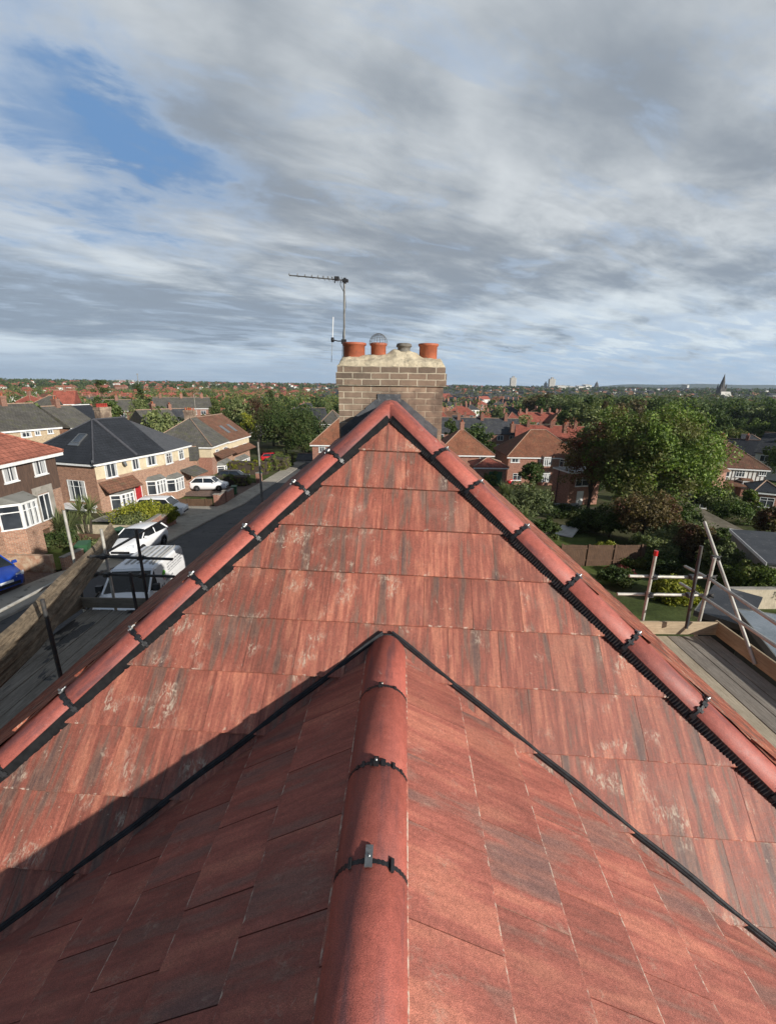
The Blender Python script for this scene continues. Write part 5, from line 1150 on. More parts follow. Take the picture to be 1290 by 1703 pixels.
    for sy in (-1, 1):
        m = MB(); m.at(Matrix.Translation((x0+.12*L*.5, sy*(Wd/2+.06), zb+.06))); m.add([(-.06, -.09, -.06), (.06, -.09, -.06), (.06, .09, -.06), (-.06, .09, -.06), (-.04, -.09, .07), (.05, -.08, .07), (.05, .08, .07), (-.04, .09, .07)], [(3, 2, 1, 0), (4, 5, 6, 7), (0, 1, 5, 4), (1, 2, 6, 5), (2, 3, 7, 6), (3, 0, 4, 7)]); m.build('wing_mirror', paint, e)
        m = MB(); w_ = Wd/2*.86; m.slab([(.012, sy*w_*.50, hood*.72), (.10, sy*w_*1.01, hood*.74), (.17, sy*w_*1.04, hood*.92), (.065, sy*w_*.58, hood*.88)][::sy], .03); m.build('headlight', LAMPG, e)
        m = MB(); m.box(L-.06, L+.004, sy*Wd/2*.78-.07, sy*Wd/2*.78+.07, belt-.22, belt+.02); m.build('tail_light', CARR, e)
        for f in wheelb:
            wheel(e, f*L, sy*(Wd/2-.07), rr_, .20, sy)
            m = MB(); m.at(Matrix.Translation((f*L, sy*(Wd/2-.02), rr_+.02)) @ Matrix.Rotation(PI/2, 4, 'X')); m.lathe([(rr_*1.13, -.022), (rr_*1.13, .022), (rr_*.9, .023), (.001, .0231)] if sy < 0 else [(rr_*1.13, .022), (rr_*1.13, -.022), (rr_*.9, -.023), (.001, -.0231)], seg=20); m.build('wheel_arch', BLACK, e)
    m = MB(); m.box(-.012, .05, -Wd*.30, Wd*.30, .34, .48); m.build('lower_grille', BLACK, e)
    m = MB(); m.box(-.022, .0, -.26, .26, .50, .61); m.build('number_plate', WHITEP, e)
    m = MB(); m.box(L-.03, L+.012, -.26, .26, .62, .73); m.build('number_plate', CREAM, e)
    return e
RS = math.radians
p = (kx(24.8)-.55, 22.6); car('white hatchback parked at the kerb behind the van, facing the camera', p[0], p[1], RS(91), CARW, 4.05, 1.75, 1.5, cab=(.22, .40, .84, .98), slope=.10, zoff=.12)
car('rounded white car parked across a drive below the bay windows', kx(37)-3.0, 37.2, RS(184), CARW, 4.15, 1.8, 1.66, cab=(.20, .34, .88, .985), zoff=.12)
car('white sport utility car with dark roof on the third semi pair drive', kx(51)-4.6, 51.5, RS(186), CARW, 4.2, 1.85, 1.58, cab=(.26, .40, .84, .98), zoff=.12)
car('black car behind the round hedge at the third semi pair', kx(57)-3.8, 57.0, RS(186), CARK, 4.2, 1.8, 1.5, zoff=.12)
p = G(12, 992); car('blue car cut by the left picture edge on the block paving', p.x+.15, p.y, RS(158), CARB, 4.0, 1.75, 1.5, zoff=.14)
car('red car seen over the hedge at the end of the street', kx(76)-4.6, 78.5, RS(200), CARR, 4.1, 1.75, 1.5, zoff=.1)
q_ = G(826, 800); car('red car beside the brick porch extension right of our roof', q_.x+.5, q_.y-4, RS(30), CARR, 4.1, 1.75, 1.45, zoff=.03)
q_ = G(1015, 905)
# van
def van():
    x, y = -10.6, 14.9; e = empty('parked_van', 'white panel van with green logo and dark lettering parked on the road', 'van', (x, y, T(x, y)+.04), RS(90)); e.rotation_euler = (0, RS(3), RS(97))
    L, Wd, H = 5.15, 1.95, 1.98; mb = MB()
    st = [(0, .80, .28, .62, .82), (.10, .92, .24, .70, .96), (.55, .985, .22, .78, 1.10), (.98, 1.0, .20, .86, 1.18)]
    def ring(f, hw, zb, zm, zt, roofy=None):
        w_ = Wd/2*hw; return [(f, -w_*.94, zb), (f, -w_, .45), (f, -w_, zm), (f, -w_*.965, zt), (f, -w_*.6, zt+.03), (f, 0, zt+.045), (f, w_*.6, zt+.03), (f, w_*.965, zt), (f, w_, zm), (f, w_, .45), (f, w_*.94, zb)]
    S = [ring(*s) for s in st]
    # cab and box
    def ring2(f, zt, wr): w_ = Wd/2; return [(f, -w_*.94, .20), (f, -w_, .45), (f, -w_, 1.02), (f, -w_*wr, zt-.10), (f, -w_*wr*.93, zt-.02), (f, 0, zt+.02), (f, w_*wr*.93, zt-.02), (f, w_*wr, zt-.10), (f, w_, 1.02), (f, w_, .45), (f, w_*.94, .20)]
    S2 = [ring2(1.78, H-.02, .885), ring2(2.1, H, .90), ring2(3.5, H, .905), ring2(5.0, H-.02, .90), ring2(5.15, H-.08, .88)]
    K = 11
    for R_, sm_ in ((S, True), (S2, False)): mb.add([p for r_ in R_ for p in r_], [(i*K+k, i*K+(k+1) % K, (i+1)*K+(k+1) % K, (i+1)*K+k) for i in range(len(R_)-1) for k in range(K)], sm_); mb.add(R_[0], [tuple(range(K))]); mb.add(R_[-1], [tuple(range(K-1, -1, -1))])
    # lower door zone between bonnet and box, scuttle
    a, b = S[-1], ring2(1.78, 1.20, .965); mb.add(a+b, [(k, (k+1) % K, K+(k+1) % K, K+k) for k in range(K)], True)
    body = mb.build('body', CARW, e)
    g = MB(); w0, w1 = Wd/2*.93, Wd/2*.84; g.add([(1.0, -w0, 1.19), (1.0, w0, 1.19), (1.72, -w1, H-.10), (1.72, w1, H-.10)], [(0, 2, 3, 1)]); g.build('windscreen', CARGL, e)
    for sy in (-1, 1):
        g = MB(); g.add([(1.03, sy*w0*1.005, 1.19), (1.90, sy*Wd/2*.985, 1.19), (1.90, sy*Wd/2*.895, H-.20), (1.70, sy*w1*1.03, H-.13)], [(0, 1, 2, 3)[::sy]]); g.build('side_window', CARGL, e)
        g = MB(); g.tube([(.98, sy*w0, 1.17), (1.74, sy*w1, H-.08)], .045, 6); g.tube([(1.74, sy*w1, H-.09), (1.95, sy*Wd/2*.885, H-.12)], .05, 6); g.build('pillar', CARW, e)
        g = MB(); g.box(1.15, 1.33, sy*(Wd/2+.14)-.12, sy*(Wd/2+.14)+.12, 1.18, 1.46); g.tube([(1.25, sy*Wd/2*.96, 1.2), (1.25, sy*(Wd/2+.1), 1.25)], .03, 6); g.build('wing_mirror', BLACK, e)
        g = MB(); w_ = Wd/2*.84; g.slab([(.03, sy*w_*.62, .66), (.16, sy*w_*1.06, .70), (.36, sy*w_*1.12, 1.0), (.10, sy*w_*.70, .90)][::sy], .03); g.build('headlight', LAMPG, e)
        for f in (.93, 3.95): wheel(e, f, sy*(Wd/2-.12), .34, .22, sy)
    g = MB(); g.add([(1.72, -w1, H-.11), (1.72, w1, H-.11), (1.80, w1, H-.02), (1.80, -w1, H-.02)], [(0, 1, 2, 3)]); g.build('roof_lip', CARW, e)
    g = MB(); g.box(-.015, .05, -.6, .6, .55, .74); g.box(-.02, .08, -.7, .7, .30, .44); g.build('grille', BLACK, e)
    g = MB(); g.box(-.03, -.002, -.26, .26, .44, .545); g.build('number_plate', WHITEP, e)
    g = MB()
    for yy in (-.55, -.3, -.05, .2, .45): g.box(2.3, 4.8, yy, yy+.09, H+.0205, H+.032)
    g.box(2.2, 4.9, -.68, -.64, H-.01, H+.03); g.build('roof_ribs', mat('van_roof_grime', (.45, .44, .41), (.30, .29, .27), 3, .6), e)
    # lettering on the nearside (local -y after the turn is +x world)
    rr = random.Random(5); sy = -1
    wy = lambda z: sy*(Wd/2*(1.0+(z-1.02)/(H-.10-1.02)*(.905-1.0)))+sy*.006 if z > 1.02 else sy*(Wd/2)+sy*.004
    def letter(mb, x, z, w_, h): mb.add([(x, wy(z), z), (x+w_, wy(z), z), (x+w_, wy(z+h), z+h), (x, wy(z+h), z+h)], [(0, 1, 2, 3)])
    g = MB()
    for row, (x0, x1, z) in enumerate(((3.05, 4.75, 1.62), (3.0, 4.9, 1.49), (3.05, 4.7, 1.36))):
        x_ = x0
        while x_ < x1:
            for _ in range(rr.randint(3, 8)):
                w_ = rr.uniform(.028, .05); h = rr.choice((.055, .055, .08)); 
                if rr.random() < .5: letter(g, x_, 1e-4+z, w_*.28, h); letter(g, x_+w_*.7, z, w_*.28, h*.8); letter(g, x_, z+h*.4, w_*.9, h*.2)
                else: letter(g, x_, z, w_*.85, h*.25); letter(g, x_, z+h*.55, w_*.85, h*.25); letter(g, x_, z, w_*.25, h*.7)
                x_ += w_+.014
            x_ += .05
    letter(g, 3.05, 1.27, 1.6, .022); g.build('lettering', TXT, e)
    g = MB()
    for dx in (0, .22): 
        g.at(Matrix.Translation((2.15+dx, wy(.98)-.002, .99)) @ Matrix.Rotation(PI/2, 4, 'X')); g.lathe([(.001, 0), (.06, 0)], seg=10)
    g.at(Matrix.Identity(4))
    for k in range(9): letter(g, 2.6+k*.10, 1.02+.0*k, .06, .09)
    g.build('phone_number', TXT, e)
    lg = MB(); cx, cz = 2.55, 1.40
    for k in range(7):
        a = rr.uniform(-.3, 3.4); q = rr.uniform(.04, .13); x_, z_ = cx+q*math.cos(a), cz+q*math.sin(a); s = .12
        lg.add([(x_-s, wy(z_)-.002*k, z_), (x_, wy(z_-s)-.002*k, z_-s*.8), (x_+s, wy(z_)-.002*k, z_), (x_, wy(z_+s)-.002*k, z_+s)], [(0, 1, 2, 3)])
    lg.build('green_logo', mat('logo_green', (.16, .50, .05), (.10, .36, .04), 9, .5), e)
    lg = MB(); letter(lg, 2.42, 1.16, .05, .10); letter(lg, 2.48, 1.14, .16, .035); letter(lg, 2.66, 1.20, .05, .12); lg.build('red_swash', CARR, e)
van()
# poles and lamp posts
def pole(label, px, py_base, py_top, r=.11, lamp=True, m=None, name='street_lamp', cat='street lamp'):
    b = G(px, py_base); e = empty(name, label, cat, b); h = W(px, py_top, b.y).z-b.z; mb = MB(); mb.tube([(0, 0, -.3), (0, 0, h*.35)], r, 10); mb.tube([(0, 0, h*.35), (0, 0, h)], r*.75, 10); mb.build('pole', m or CONC, e)
    if lamp: mb = MB(); mb.tube([(0, 0, h-.05), (.5, 0, h+.15), (1.2, 0, h+.18)], .04, 6); mb.build('arm', m or CONC, e); mb = MB(); mb.box(1.0, 1.6, -.12, .12, h+.10, h+.22); mb.build('lantern', CARG, e)
    return e
pole('tall grey telegraph pole at the kerb where the street meets our verge', 436, 835, 735, .13, False, mat('grey_pole_wood', (.24, .22, .19), (.16, .15, .13), 3, .9), 'telegraph_pole', 'telegraph pole')
pole('slim street lamp in front of the long grey terrace', 333, 752, 655, .07, True)
# ================================================================ plants near the street
def cordyline(label, x, y, h, seed, zb=None, nh=3, group=None, L=.75):
    z0 = T(x, y) if zb is None else zb; rr = random.Random(seed); e = empty('cordyline', label, 'palm plant', (x, y, z0), 0, group); tm = MB(); hd = []
    for k in range(nh):
        a = rr.uniform(0, 6.3); q = rr.uniform(.1, .45); top = (q*math.cos(a), q*math.sin(a), h*rr.uniform(.75, 1)); tm.tube([(0, 0, -.2), (top[0]*.5, top[1]*.5, h*.45), top], [.10, .08, .06], 7, False); hd.append(top)
    tm.build('trunk', BARK, e); lm = MB()
    for c in hd:
        for i in range(70):
            a = rr.uniform(0, 6.3); el = rr.uniform(-.5, 1.45); l = L*rr.uniform(.75, 1.15); d_ = Vector((math.cos(a)*math.cos(el), math.sin(a)*math.cos(el), math.sin(el))); s_ = Vector((-math.sin(a), math.cos(a), 0))*.028
            p0 = Vector(c); p1 = p0+d_*l*.55; p2 = p0+d_*l+Vector((0, 0, -.22*l*(1.2-max(0, math.sin(el)))))
            lm.add([p0-s_*.7, p0+s_*.7, p1+s_, p1-s_, p2], [(0, 1, 2, 3), (3, 2, 4)])
    o = lm.build('leaves', LEAF_V, e); me = o.data; l2 = me.uv_layers.new(name='rnd'); l2.data.foreach_set('uv', np.random.default_rng(seed).random(len(me.loops)*2).astype(np.float32)); return e
p = G(112, 908); cordyline('spiky cordyline with wide crown in the front garden left of its taller twin', p.x, p.y, 1.5, 2, nh=4, L=1.35)
p = G(152, 898); cordyline('taller spiky cordyline palm in front of the white garage', p.x, p.y, 2.2, 5, nh=3, L=1.25)
def bush(label, px, py, h, w_, leaf, seed, Y=None, cat='bush', name='bush', ncl=34, nleaf=90, size=.07, xy=None, shape='round'):
    p = G(px, py) if xy is None else Vector((xy[0], xy[1], 0)); return make_tree(label, cat, p.x, p.y, h, w_, shape, leaf, ncl, nleaf, size, seed, None, name, 0.02, cl=w_*.15, base=.05)
bush('round yellow green shrub between the cars and the garage', 0, 0, 2.1, 4.0, LEAF_Y, 11, xy=(kx(32)-4.3, 31.6), ncl=60, nleaf=120)
bush('clipped yellow green mound beside the white car', 0, 0, 1.8, 2.0, LEAF_Y, 12, xy=(kx(33)-2.6, 32.6), ncl=40, nleaf=120)
bush('loose green and grey shrub in the rockery by the plank wall', 0, 0, 1.5, 2.6, LEAF_V, 13, xy=(kx(30)-3.9, 29.9))
bush('dark glossy shrub under the left cordyline', 0, 0, 1.3, 2.2, LEAF_D, 14, xy=(-20.2, 25.0))
bush('low leafy plants along the fence below the cordylines', 0, 0, .7, 2.4, LEAF_V, 15, xy=(-18.6, 25.9))
def hedge(label, x0, x1, y0, y1, h, leaf, seed, rz=0, name='hedge'):
    r = np.random.default_rng(seed); cx, cy = (x0+x1)/2, (y0+y1)/2; z0 = T(cx, cy); e = empty(name, label, 'hedge', (cx, cy, z0), rz); C_ = []; lx, ly = abs(x1-x0)/2, abs(y1-y0)/2
    n_ = int(max(30, lx*ly*4*14)); n_ = min(n_, 420)
    for i in range(n_): C_.append((r.uniform(-lx, lx), r.uniform(-ly, ly), r.uniform(.15, h-.12)))
    link('leaves', leaf_mesh('leaves', C_, [.24]*n_, 60, .06, seed, leaf), e)
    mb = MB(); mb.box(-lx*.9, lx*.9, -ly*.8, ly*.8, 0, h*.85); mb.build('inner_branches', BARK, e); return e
k_ = kx(57)-2.3
hedge('clipped green hedge in front of the black car', k_-5.4, k_-.6, 53.5, 55.2, 1.5, LEAF_G, 21)
hedge('yellow topped hedge along the end of the third drive', k_-6.5, k_-.5, 62.5, 64.2, 2.2, LEAF_Y, 22)
hedge('tall dark clipped hedge on the street corner', k_-2.0, k_+1.3, 66, 73, 2.3, LEAF_G, 23)
hedge('long low hedge across the end of the street', k_+2, k_+13, 79, 80.6, 1.9, LEAF_D, 24)
b_ = W(470, 792, 84); wg = simple('low white garage with flat grey roof at the end of the street', W(424, 781, 82), W(462, 786, 80), 5, WHITER, FELT, ('gable', 'gable'), 6, eh=2.3, fas=False, name='garage'); wg.e['category'] = 'garage'
bx = simple('small timber cabin with glossy blue black roof beside our left verge', W(495, 764, 76), W(524, 765, 76), 4, WHITER, FELTD, ('gable', 'gable'), 20, eh=2.3, fas=False, name='shed'); bx.e['category'] = 'shed'
# parked-up shapes of shade: houses on our own side of the street, beyond our roof
def near_house(label, x0, x1, y0, y1, zr, g): 
    h = House(label, (x0, y0, zr-3.2), (x1, y0, zr-3.2), y1-y0, g); hbody(h.e, h.w, h.d, h.eh, BR_RED, None, 2.6, ('hip', 'hip'), 38); roof(h.e, h.w, h.d, h.eh, 38, ('hip', 'hip'), RT_ORANGE, .4); return h

near_house('neighbouring brick semi beyond our chimney on our side of the street', -5, 5, 15.5, 27, -2.2, T(0, 20))
near_house('second neighbouring semi farther down our side of the street', -6, 5, 31, 44, -3.4, T(0, 36))
# ================================================================ scaffolds beside the roof
def scaffold_left():
    e = empty('scaffold', 'dark steel scaffold platform with toe boards beyond the left hip, over the street', 'scaffold', (0, 0, 0)); ZP = -3.86
    def bd(name, a, b, w_, th, m, side=(1, 0, 0), up=(0, 0, 1)):
        a = Vector(a); b = Vector(b); s = Vector(side)*w_/2; u = Vector(up)*th; mb = MB()
        mb.slab([a-s+u, a+s+u, b+s+u, b-s+u] if (Vector(side).cross(b-a)).dot(u) > 0 else [b-s+u, b+s+u, a+s+u, a-s+u], th); return bevel(mb.build(name, m, e), .006, 1)
    rr = random.Random(8)
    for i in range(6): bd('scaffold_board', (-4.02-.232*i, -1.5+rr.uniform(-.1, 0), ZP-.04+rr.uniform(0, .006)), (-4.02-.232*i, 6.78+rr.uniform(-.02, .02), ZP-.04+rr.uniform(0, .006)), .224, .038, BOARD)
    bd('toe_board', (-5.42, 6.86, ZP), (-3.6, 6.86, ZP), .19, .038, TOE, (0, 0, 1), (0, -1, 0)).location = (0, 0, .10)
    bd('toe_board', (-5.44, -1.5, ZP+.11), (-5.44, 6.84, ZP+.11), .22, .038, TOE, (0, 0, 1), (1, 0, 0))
    def tb(name, pts, m=TUBED, r=.0245): mb = MB(); mb.tube(pts, r, 10); return mb.build(name, m, e)
    def cp(p): mb = MB(); mb.at(Matrix.Translation(p)); mb.box(-.045, .045, -.045, .045, -.035, .035); mb.tube([(0, -.03, 0), (0, -.10, .01)], .012, 6); mb.tube([(.03, 0, .02), (.09, 0, .03)], .012, 6); mb.at(Matrix.Identity(4)); return bevel(mb.build('coupler', TUBED, e), .008, 1)
    def std(px0, py0, px1, py1, Y, m=TUBED, zb=None):
        a = W(px0, py0, Y); b = W(px1, py1, Y); tb('standard', [a, Vector((a.x*.5+b.x*.5, Y, b.z if zb is None else zb))], m); return a
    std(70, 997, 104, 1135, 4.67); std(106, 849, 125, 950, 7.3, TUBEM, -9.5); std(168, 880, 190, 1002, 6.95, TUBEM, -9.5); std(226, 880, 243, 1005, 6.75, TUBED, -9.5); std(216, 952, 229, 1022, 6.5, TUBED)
    y1 = 6.9
    a, b = W(150, 925, y1), W(287, 930, y1); tb('guard_rail', [a, b]); cp(W(173, 926, y1)); cp(W(234, 928, y1))
    a, b = W(147, 954, y1), W(290, 959, y1); tb('guard_rail', [a, b]); cp(W(178, 956, y1)); cp(W(236, 957, y1)); cp(W(158, 955, y1))
    a, b = W(-60, 1048, 4.9), W(271, 868, 9.4); tb('guard_rail', [W(-60, 1048, 4.6), W(136, 945, 6.9)], TUBEM); tb('guard_rail', [W(136, 942, 6.9), W(268, 867, 9.6)], TUBED)
    tb('ledger', [W(-30, 1092, 4.6), W(130, 975, 7.1), W(170, 950, 8.0)], TUBED); cp(W(133, 972, 7.1))
    tb('standard', [W(133, 968, 7.1), W(139, 1012, 7.1)], TUBED); tb('brace', [W(120, 985, 7.3), W(145, 1015, 7.2), W(165, 985, 7.2)], TUBED, .02)
    return e
scaffold_left()
def rough_plank():
    e = empty('weathered_plank', 'long rough weathered plank leaning along the left scaffold poles', 'plank', W(100, 1000, 5.6)); o = e.location.copy()
    pts = [(W(-70, 1205, 3.5), W(-70, 1112, 3.6)), (W(60, 1075, 4.6), W(28, 1030, 4.7)), (W(120, 1000, 5.7), W(90, 965, 5.8)), (W(172, 925, 7.6), W(160, 903, 7.7)), (W(194, 890, 8.5), W(182, 869, 8.6))]
    rr = random.Random(3); V = []; n_ = 9
    for i, (a, b) in enumerate(pts):
        for k in range(n_+1): p = a.lerp(b, k/n_)-o; V.append(tuple(p+Vector((rr.uniform(-.012, .012)+.014*math.sin(k*2.4), 0, 0))))
    k2 = len(V); V += [(x+.045, y-.01, z-.02) for x, y, z in V]; S = n_+1; F = []
    for i in range(len(pts)-1):
        for k in range(n_): q = (i*S+k, i*S+k+1, (i+1)*S+k+1, (i+1)*S+k); F.append(q); F.append(tuple(k2+j for j in q[::-1]))
        for k in (0, n_): q = (i*S+k, (i+1)*S+k, k2+(i+1)*S+k, k2+i*S+k); F.append(q)
    for i in (0, len(pts)-1):
        for k in range(n_): F.append((i*S+k, i*S+k+1, k2+i*S+k+1, k2+i*S+k))
    UV = []
    for f in F: UV.append(tuple((((j % k2)//S)*2.0, ((j % k2) % S)*.033) for j in f))
    uvmesh('plank', V, F, UV, [(0, 0)]*len(F), BOARDX, e)
rough_plank()
def scaffold_right():
    e = empty('scaffold', 'silver scaffold platform with pale boards and red capped pole beyond the right hip', 'scaffold', (0, 0, 0)); ZP = -3.72
    def bd(name, a, b, w_, th, m, side=(1, 0, 0), up=(0, 0, 1)):
        a = Vector(a); b = Vector(b); s = Vector(side)*w_/2; u = Vector(up)*th; mb = MB()
        mb.slab([a-s+u, a+s+u, b+s+u, b-s+u] if (Vector(side).cross(b-a)).dot(u) > 0 else [b-s+u, b+s+u, a+s+u, a-s+u], th); return bevel(mb.build(name, m, e), .006, 1)
    rr = random.Random(9)
    for i in range(5):
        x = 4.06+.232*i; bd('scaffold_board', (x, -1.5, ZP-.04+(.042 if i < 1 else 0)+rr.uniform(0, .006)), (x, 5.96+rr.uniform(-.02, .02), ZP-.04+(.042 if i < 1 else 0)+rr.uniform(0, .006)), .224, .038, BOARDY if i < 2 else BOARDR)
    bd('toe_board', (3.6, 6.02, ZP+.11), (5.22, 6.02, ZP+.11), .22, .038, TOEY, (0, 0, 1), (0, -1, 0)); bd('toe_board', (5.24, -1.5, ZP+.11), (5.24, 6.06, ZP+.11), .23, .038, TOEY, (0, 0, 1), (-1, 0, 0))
    def tb(name, pts, m=TUBEM, r=.0245): mb = MB(); mb.tube(pts, r, 10); return mb.build(name, m, e)
    def cp(p): mb = MB(); mb.at(Matrix.Translation(p)); mb.box(-.045, .045, -.045, .045, -.035, .035); mb.tube([(0, -.03, 0), (0, -.10, .01)], .012, 6); mb.tube([(.03, 0, .02), (.09, 0, .03)], .012, 6); mb.at(Matrix.Identity(4)); return bevel(mb.build('coupler', TUBED, e), .008, 1)
    Y = 6.1
    a = W(1090, 922, Y); b = W(1069, 1030, Y); tb('standard', [a, b+Vector((0, 0, -3))]); mb = MB(); mb.tube([a-Vector((0, 0, .02)), a+Vector((0, 0, .06))], .030, 10); mb.build('red_cap', CARR, e)
    a = W(1166, 908, Y-.3); b = W(1143, 1035, Y-.3); tb('standard', [a, b+Vector((0, 0, -.1))], TUBED)
    a = W(1188, 928, Y); b = W(1161, 1040, Y); tb('standard', [a, b+Vector((0, 0, -4))])
    tb('guard_rail', [W(1046, 958, Y+.06), W(1185, 961, Y+.06)]); tb('guard_rail', [W(1026, 988, Y+.06), W(1181, 990, Y+.06)])
    for q in ((1086, 959), (1151, 960), (1182, 960), (1079, 989), (1146, 990), (1178, 990)): cp(W(*q, Y+.02))
    tb('brace', [W(1171, 868, Y+.7), W(1255, 1105, Y-.9)]); cp(W(1189, 928, Y+.1))
    tb('guard_rail', [W(1139, 942, Y+1.0), W(1180, 963, Y), W(1295, 1040, 4.3), W(1420, 1110, 3.2)]); tb('guard_rail', [W(1131, 970, Y+1.0), W(1170, 994, Y), W(1295, 1078, 4.3), W(1420, 1160, 3.2)])
    return e
scaffold_right()
# ================================================================ gardens on the right
def at(px, py): return G(px, py)
def fl(label, px0, py0, px1, py1, Y0, Y1, d_, m, h=2.4, wallm=BR_RED, name='shed', cat='shed', pitch=3, ov=.15):
    """low flat roofed building, front eave from (px0,py0) at depth Y0 to (px1,py1) at depth Y1"""
    A, B = W(px0, py0, Y0), W(px1, py1, Y1); h_ = House(label, A, B, d_, None, name); h_.e['category'] = cat
    mb = MB(); mb.box(0, h_.w, 0, h_.d, -1.5, h_.eh-.02); mb.build('wall', wallm, h_.e)
    mb = MB(); t = math.tan(RS(pitch)); mb.slab([(-ov, -ov, h_.eh), (h_.w+ov, -ov, h_.eh), (h_.w+ov, h_.d+ov, h_.eh+h_.d*t), (-ov, h_.d+ov, h_.eh+h_.d*t)], .10); mb.build('roof', m, h_.e)
    mb = MB(); mb.box(-ov-.02, h_.w+ov+.02, -ov-.03, -ov-.002, h_.eh-.16, h_.eh+.02); mb.box(-ov-.03, -ov-.002, -ov-.0, h_.d+ov, h_.eh-.16, h_.eh+.02); mb.build('fascia', WHITEP if cat == 'garage' else FELT, h_.e); return h_
fl('long grey felt roofed garden building behind the russet tree', 905, 886, 1002, 888, 41, 41, 6.5, FELT, pitch=12)
fl('long mossy asbestos roofed outbuilding right of the russet tree', 1120, 890, 1240, 884, 36, 37, 7, FELTM, pitch=8, wallm=CONC)
g2 = fl('grey walled garage with puddled flat roof and white edge at right', 1216, 893, 1283, 921, 27, 21.5, 7.5, FELTD, wallm=CONC, cat='garage', name='garage')
fl('grey felt flat roof with puddles on the neighbouring extension below the scaffold', 1236, 1034, 1330, 1100, 10.6, 8.0, 2.6, mat('wet_felt_roof', (.24, .27, .30), (.16, .19, .21), 1.1, .35, .01, 12, c3=(.32, .36, .40)), wallm=mat('dark_green_cladding', (.045, .055, .048), (.03, .038, .034), 2, .6), name='extension', cat='extension', pitch=1)
fl('dark green clad dormer wall below the right scaffold', 1166, 1022, 1236, 1031, 11.6, 10.9, 2.2, FELTD, wallm=MATS['dark_green_cladding'], name='extension', cat='extension', pitch=2)
fl('small pale lidded garden box on the dark grass', 925, 888, 948, 893, 35.5, 34.8, 2.0, WHITER, wallm=CONC, pitch=8)
a, b = at(930, 941), at(1068, 941); fence_run('brown board fence between the lawn and the shaded garden', [(a.x, a.y), (b.x, b.y)], 1.5, FENCEW)
a, b = at(1180, 1012), at(1290, 1010); wall_run('pale slatted garden wall behind the puddled extension roof', 'garden wall', [(a.x, a.y), (b.x+3, b.y)], 1.1, .2, BOARDY, cap=CONC)
quadp('back_lawn', LAWN, P2(935, 975), P2(1060, 972), P2(1040, 940), P2(930, 944), .06)
quadp('back_lawn', LAWN, P2(905, 925), P2(990, 925), P2(990, 895), P2(905, 895), .06)
a = at(1285, 945)
# hero trees
def tr(label, px, pyb, Y, py_top, wpx, leaf, shape='round', ncl=60, nleaf=70, size=.2, seed=1, trunk=.22, lump=.25, cl=None, name='tree', cat='tree', base=None):
    p = W(px, pyb, Y); zb = T(p.x, Y); h = W(px, py_top, Y).z-zb; w_ = wpx/FPX*Y*1.02; return make_tree(label, cat, p.x, Y, h, w_, shape, leaf, ncl, nleaf, size, seed, None, name, trunk, zb, lump, cl, base=base)
tr('big rounded bright green tree dominating the right middle distance', 1068, 860, 44, 670, 216, LEAF_H, ncl=260, nleaf=330, size=.13, seed=31, trunk=.04, lump=.25, cl=1.25)
tr('thin brownish tree merging into the left of the big green tree', 975, 860, 47, 690, 110, LEAF_R, ncl=110, nleaf=120, size=.12, seed=32, trunk=.05, lump=.5)
tr('russet brown leaved tree in front of the big green tree', 1066, 900, 33, 815, 120, LEAF_R, ncl=80, nleaf=160, size=.09, seed=33, trunk=.05)
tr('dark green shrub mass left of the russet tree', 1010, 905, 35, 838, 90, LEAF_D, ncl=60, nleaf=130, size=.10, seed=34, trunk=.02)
tr('broad dark shrub right of the russet tree, above the scaffold', 1135, 950, 30, 872, 120, LEAF_V, ncl=70, nleaf=150, size=.09, seed=35, trunk=.02)
tr('leafy shrub with palm beside the right hip, lower part', 868, 900, 38, 805, 90, LEAF_V, ncl=70, nleaf=130, size=.10, seed=36, trunk=.02)
tr('dark bushy tree in front of the two tone semi', 880, 810, 62, 760, 42, LEAF_D, ncl=50, nleaf=80, size=.15, seed=37, trunk=.05)
tr('small green tree by the brick porch extension', 815, 800, 60, 775, 30, LEAF_G, ncl=30, nleaf=60, size=.15, seed=38, trunk=.05)
tr('bright green shrub right of the big tree under the timbered house', 1243, 850, 45, 808, 30, LEAF_G, ncl=36, nleaf=90, size=.12, seed=39, trunk=.02)
tr('olive shrub row in the gardens right of the big tree', 1195, 860, 46, 815, 70, LEAF_V, ncl=50, nleaf=100, size=.12, seed=40, trunk=.02)
tr('low green hedge shrub at the right edge below the timbered house', 1225, 870, 42, 835, 90, LEAF_D, ncl=50, nleaf=100, size=.11, seed=41, trunk=.02)
tr('yellow green climbing shrub behind the right scaffold rails', 1115, 1032, 21, 968, 95, LEAF_Y, ncl=70, nleaf=150, size=.07, seed=42, trunk=.02)
tr('dense green laurel bush right of the scaffold', 1255, 1010, 21.5, 940, 110, LEAF_G, ncl=70, nleaf=160, size=.075, seed=43, trunk=.02)
tr('olive bush beside the grey garage wall', 1185, 985, 24, 905, 70, LEAF_V, ncl=60, nleaf=140, size=.08, seed=44, trunk=.02)
tr('dark red maple shrub behind the scaffold rails', 1030, 985, 25, 948, 50, leaf_mat('leaf_dark_red', (.07, .012, .012), (.12, .02, .018), None, .2, 0), ncl=40, nleaf=120, size=.06, seed=45, trunk=.02)
tr('dark green shrub at the foot of the right hip', 1015, 1010, 23, 945, 70, LEAF_D, ncl=40, nleaf=120, size=.07, seed=46, trunk=.02)
tr('round lawn edge shrub beside the brown fence', 1050, 970, 27, 925, 60, LEAF_G, ncl=40, nleaf=110, size=.07, seed=47, trunk=.02)
tr('dark tree at the right picture edge above the garage', 1280, 900, 33, 838, 60, LEAF_R, ncl=60, nleaf=110, size=.10, seed=48, trunk=.02)
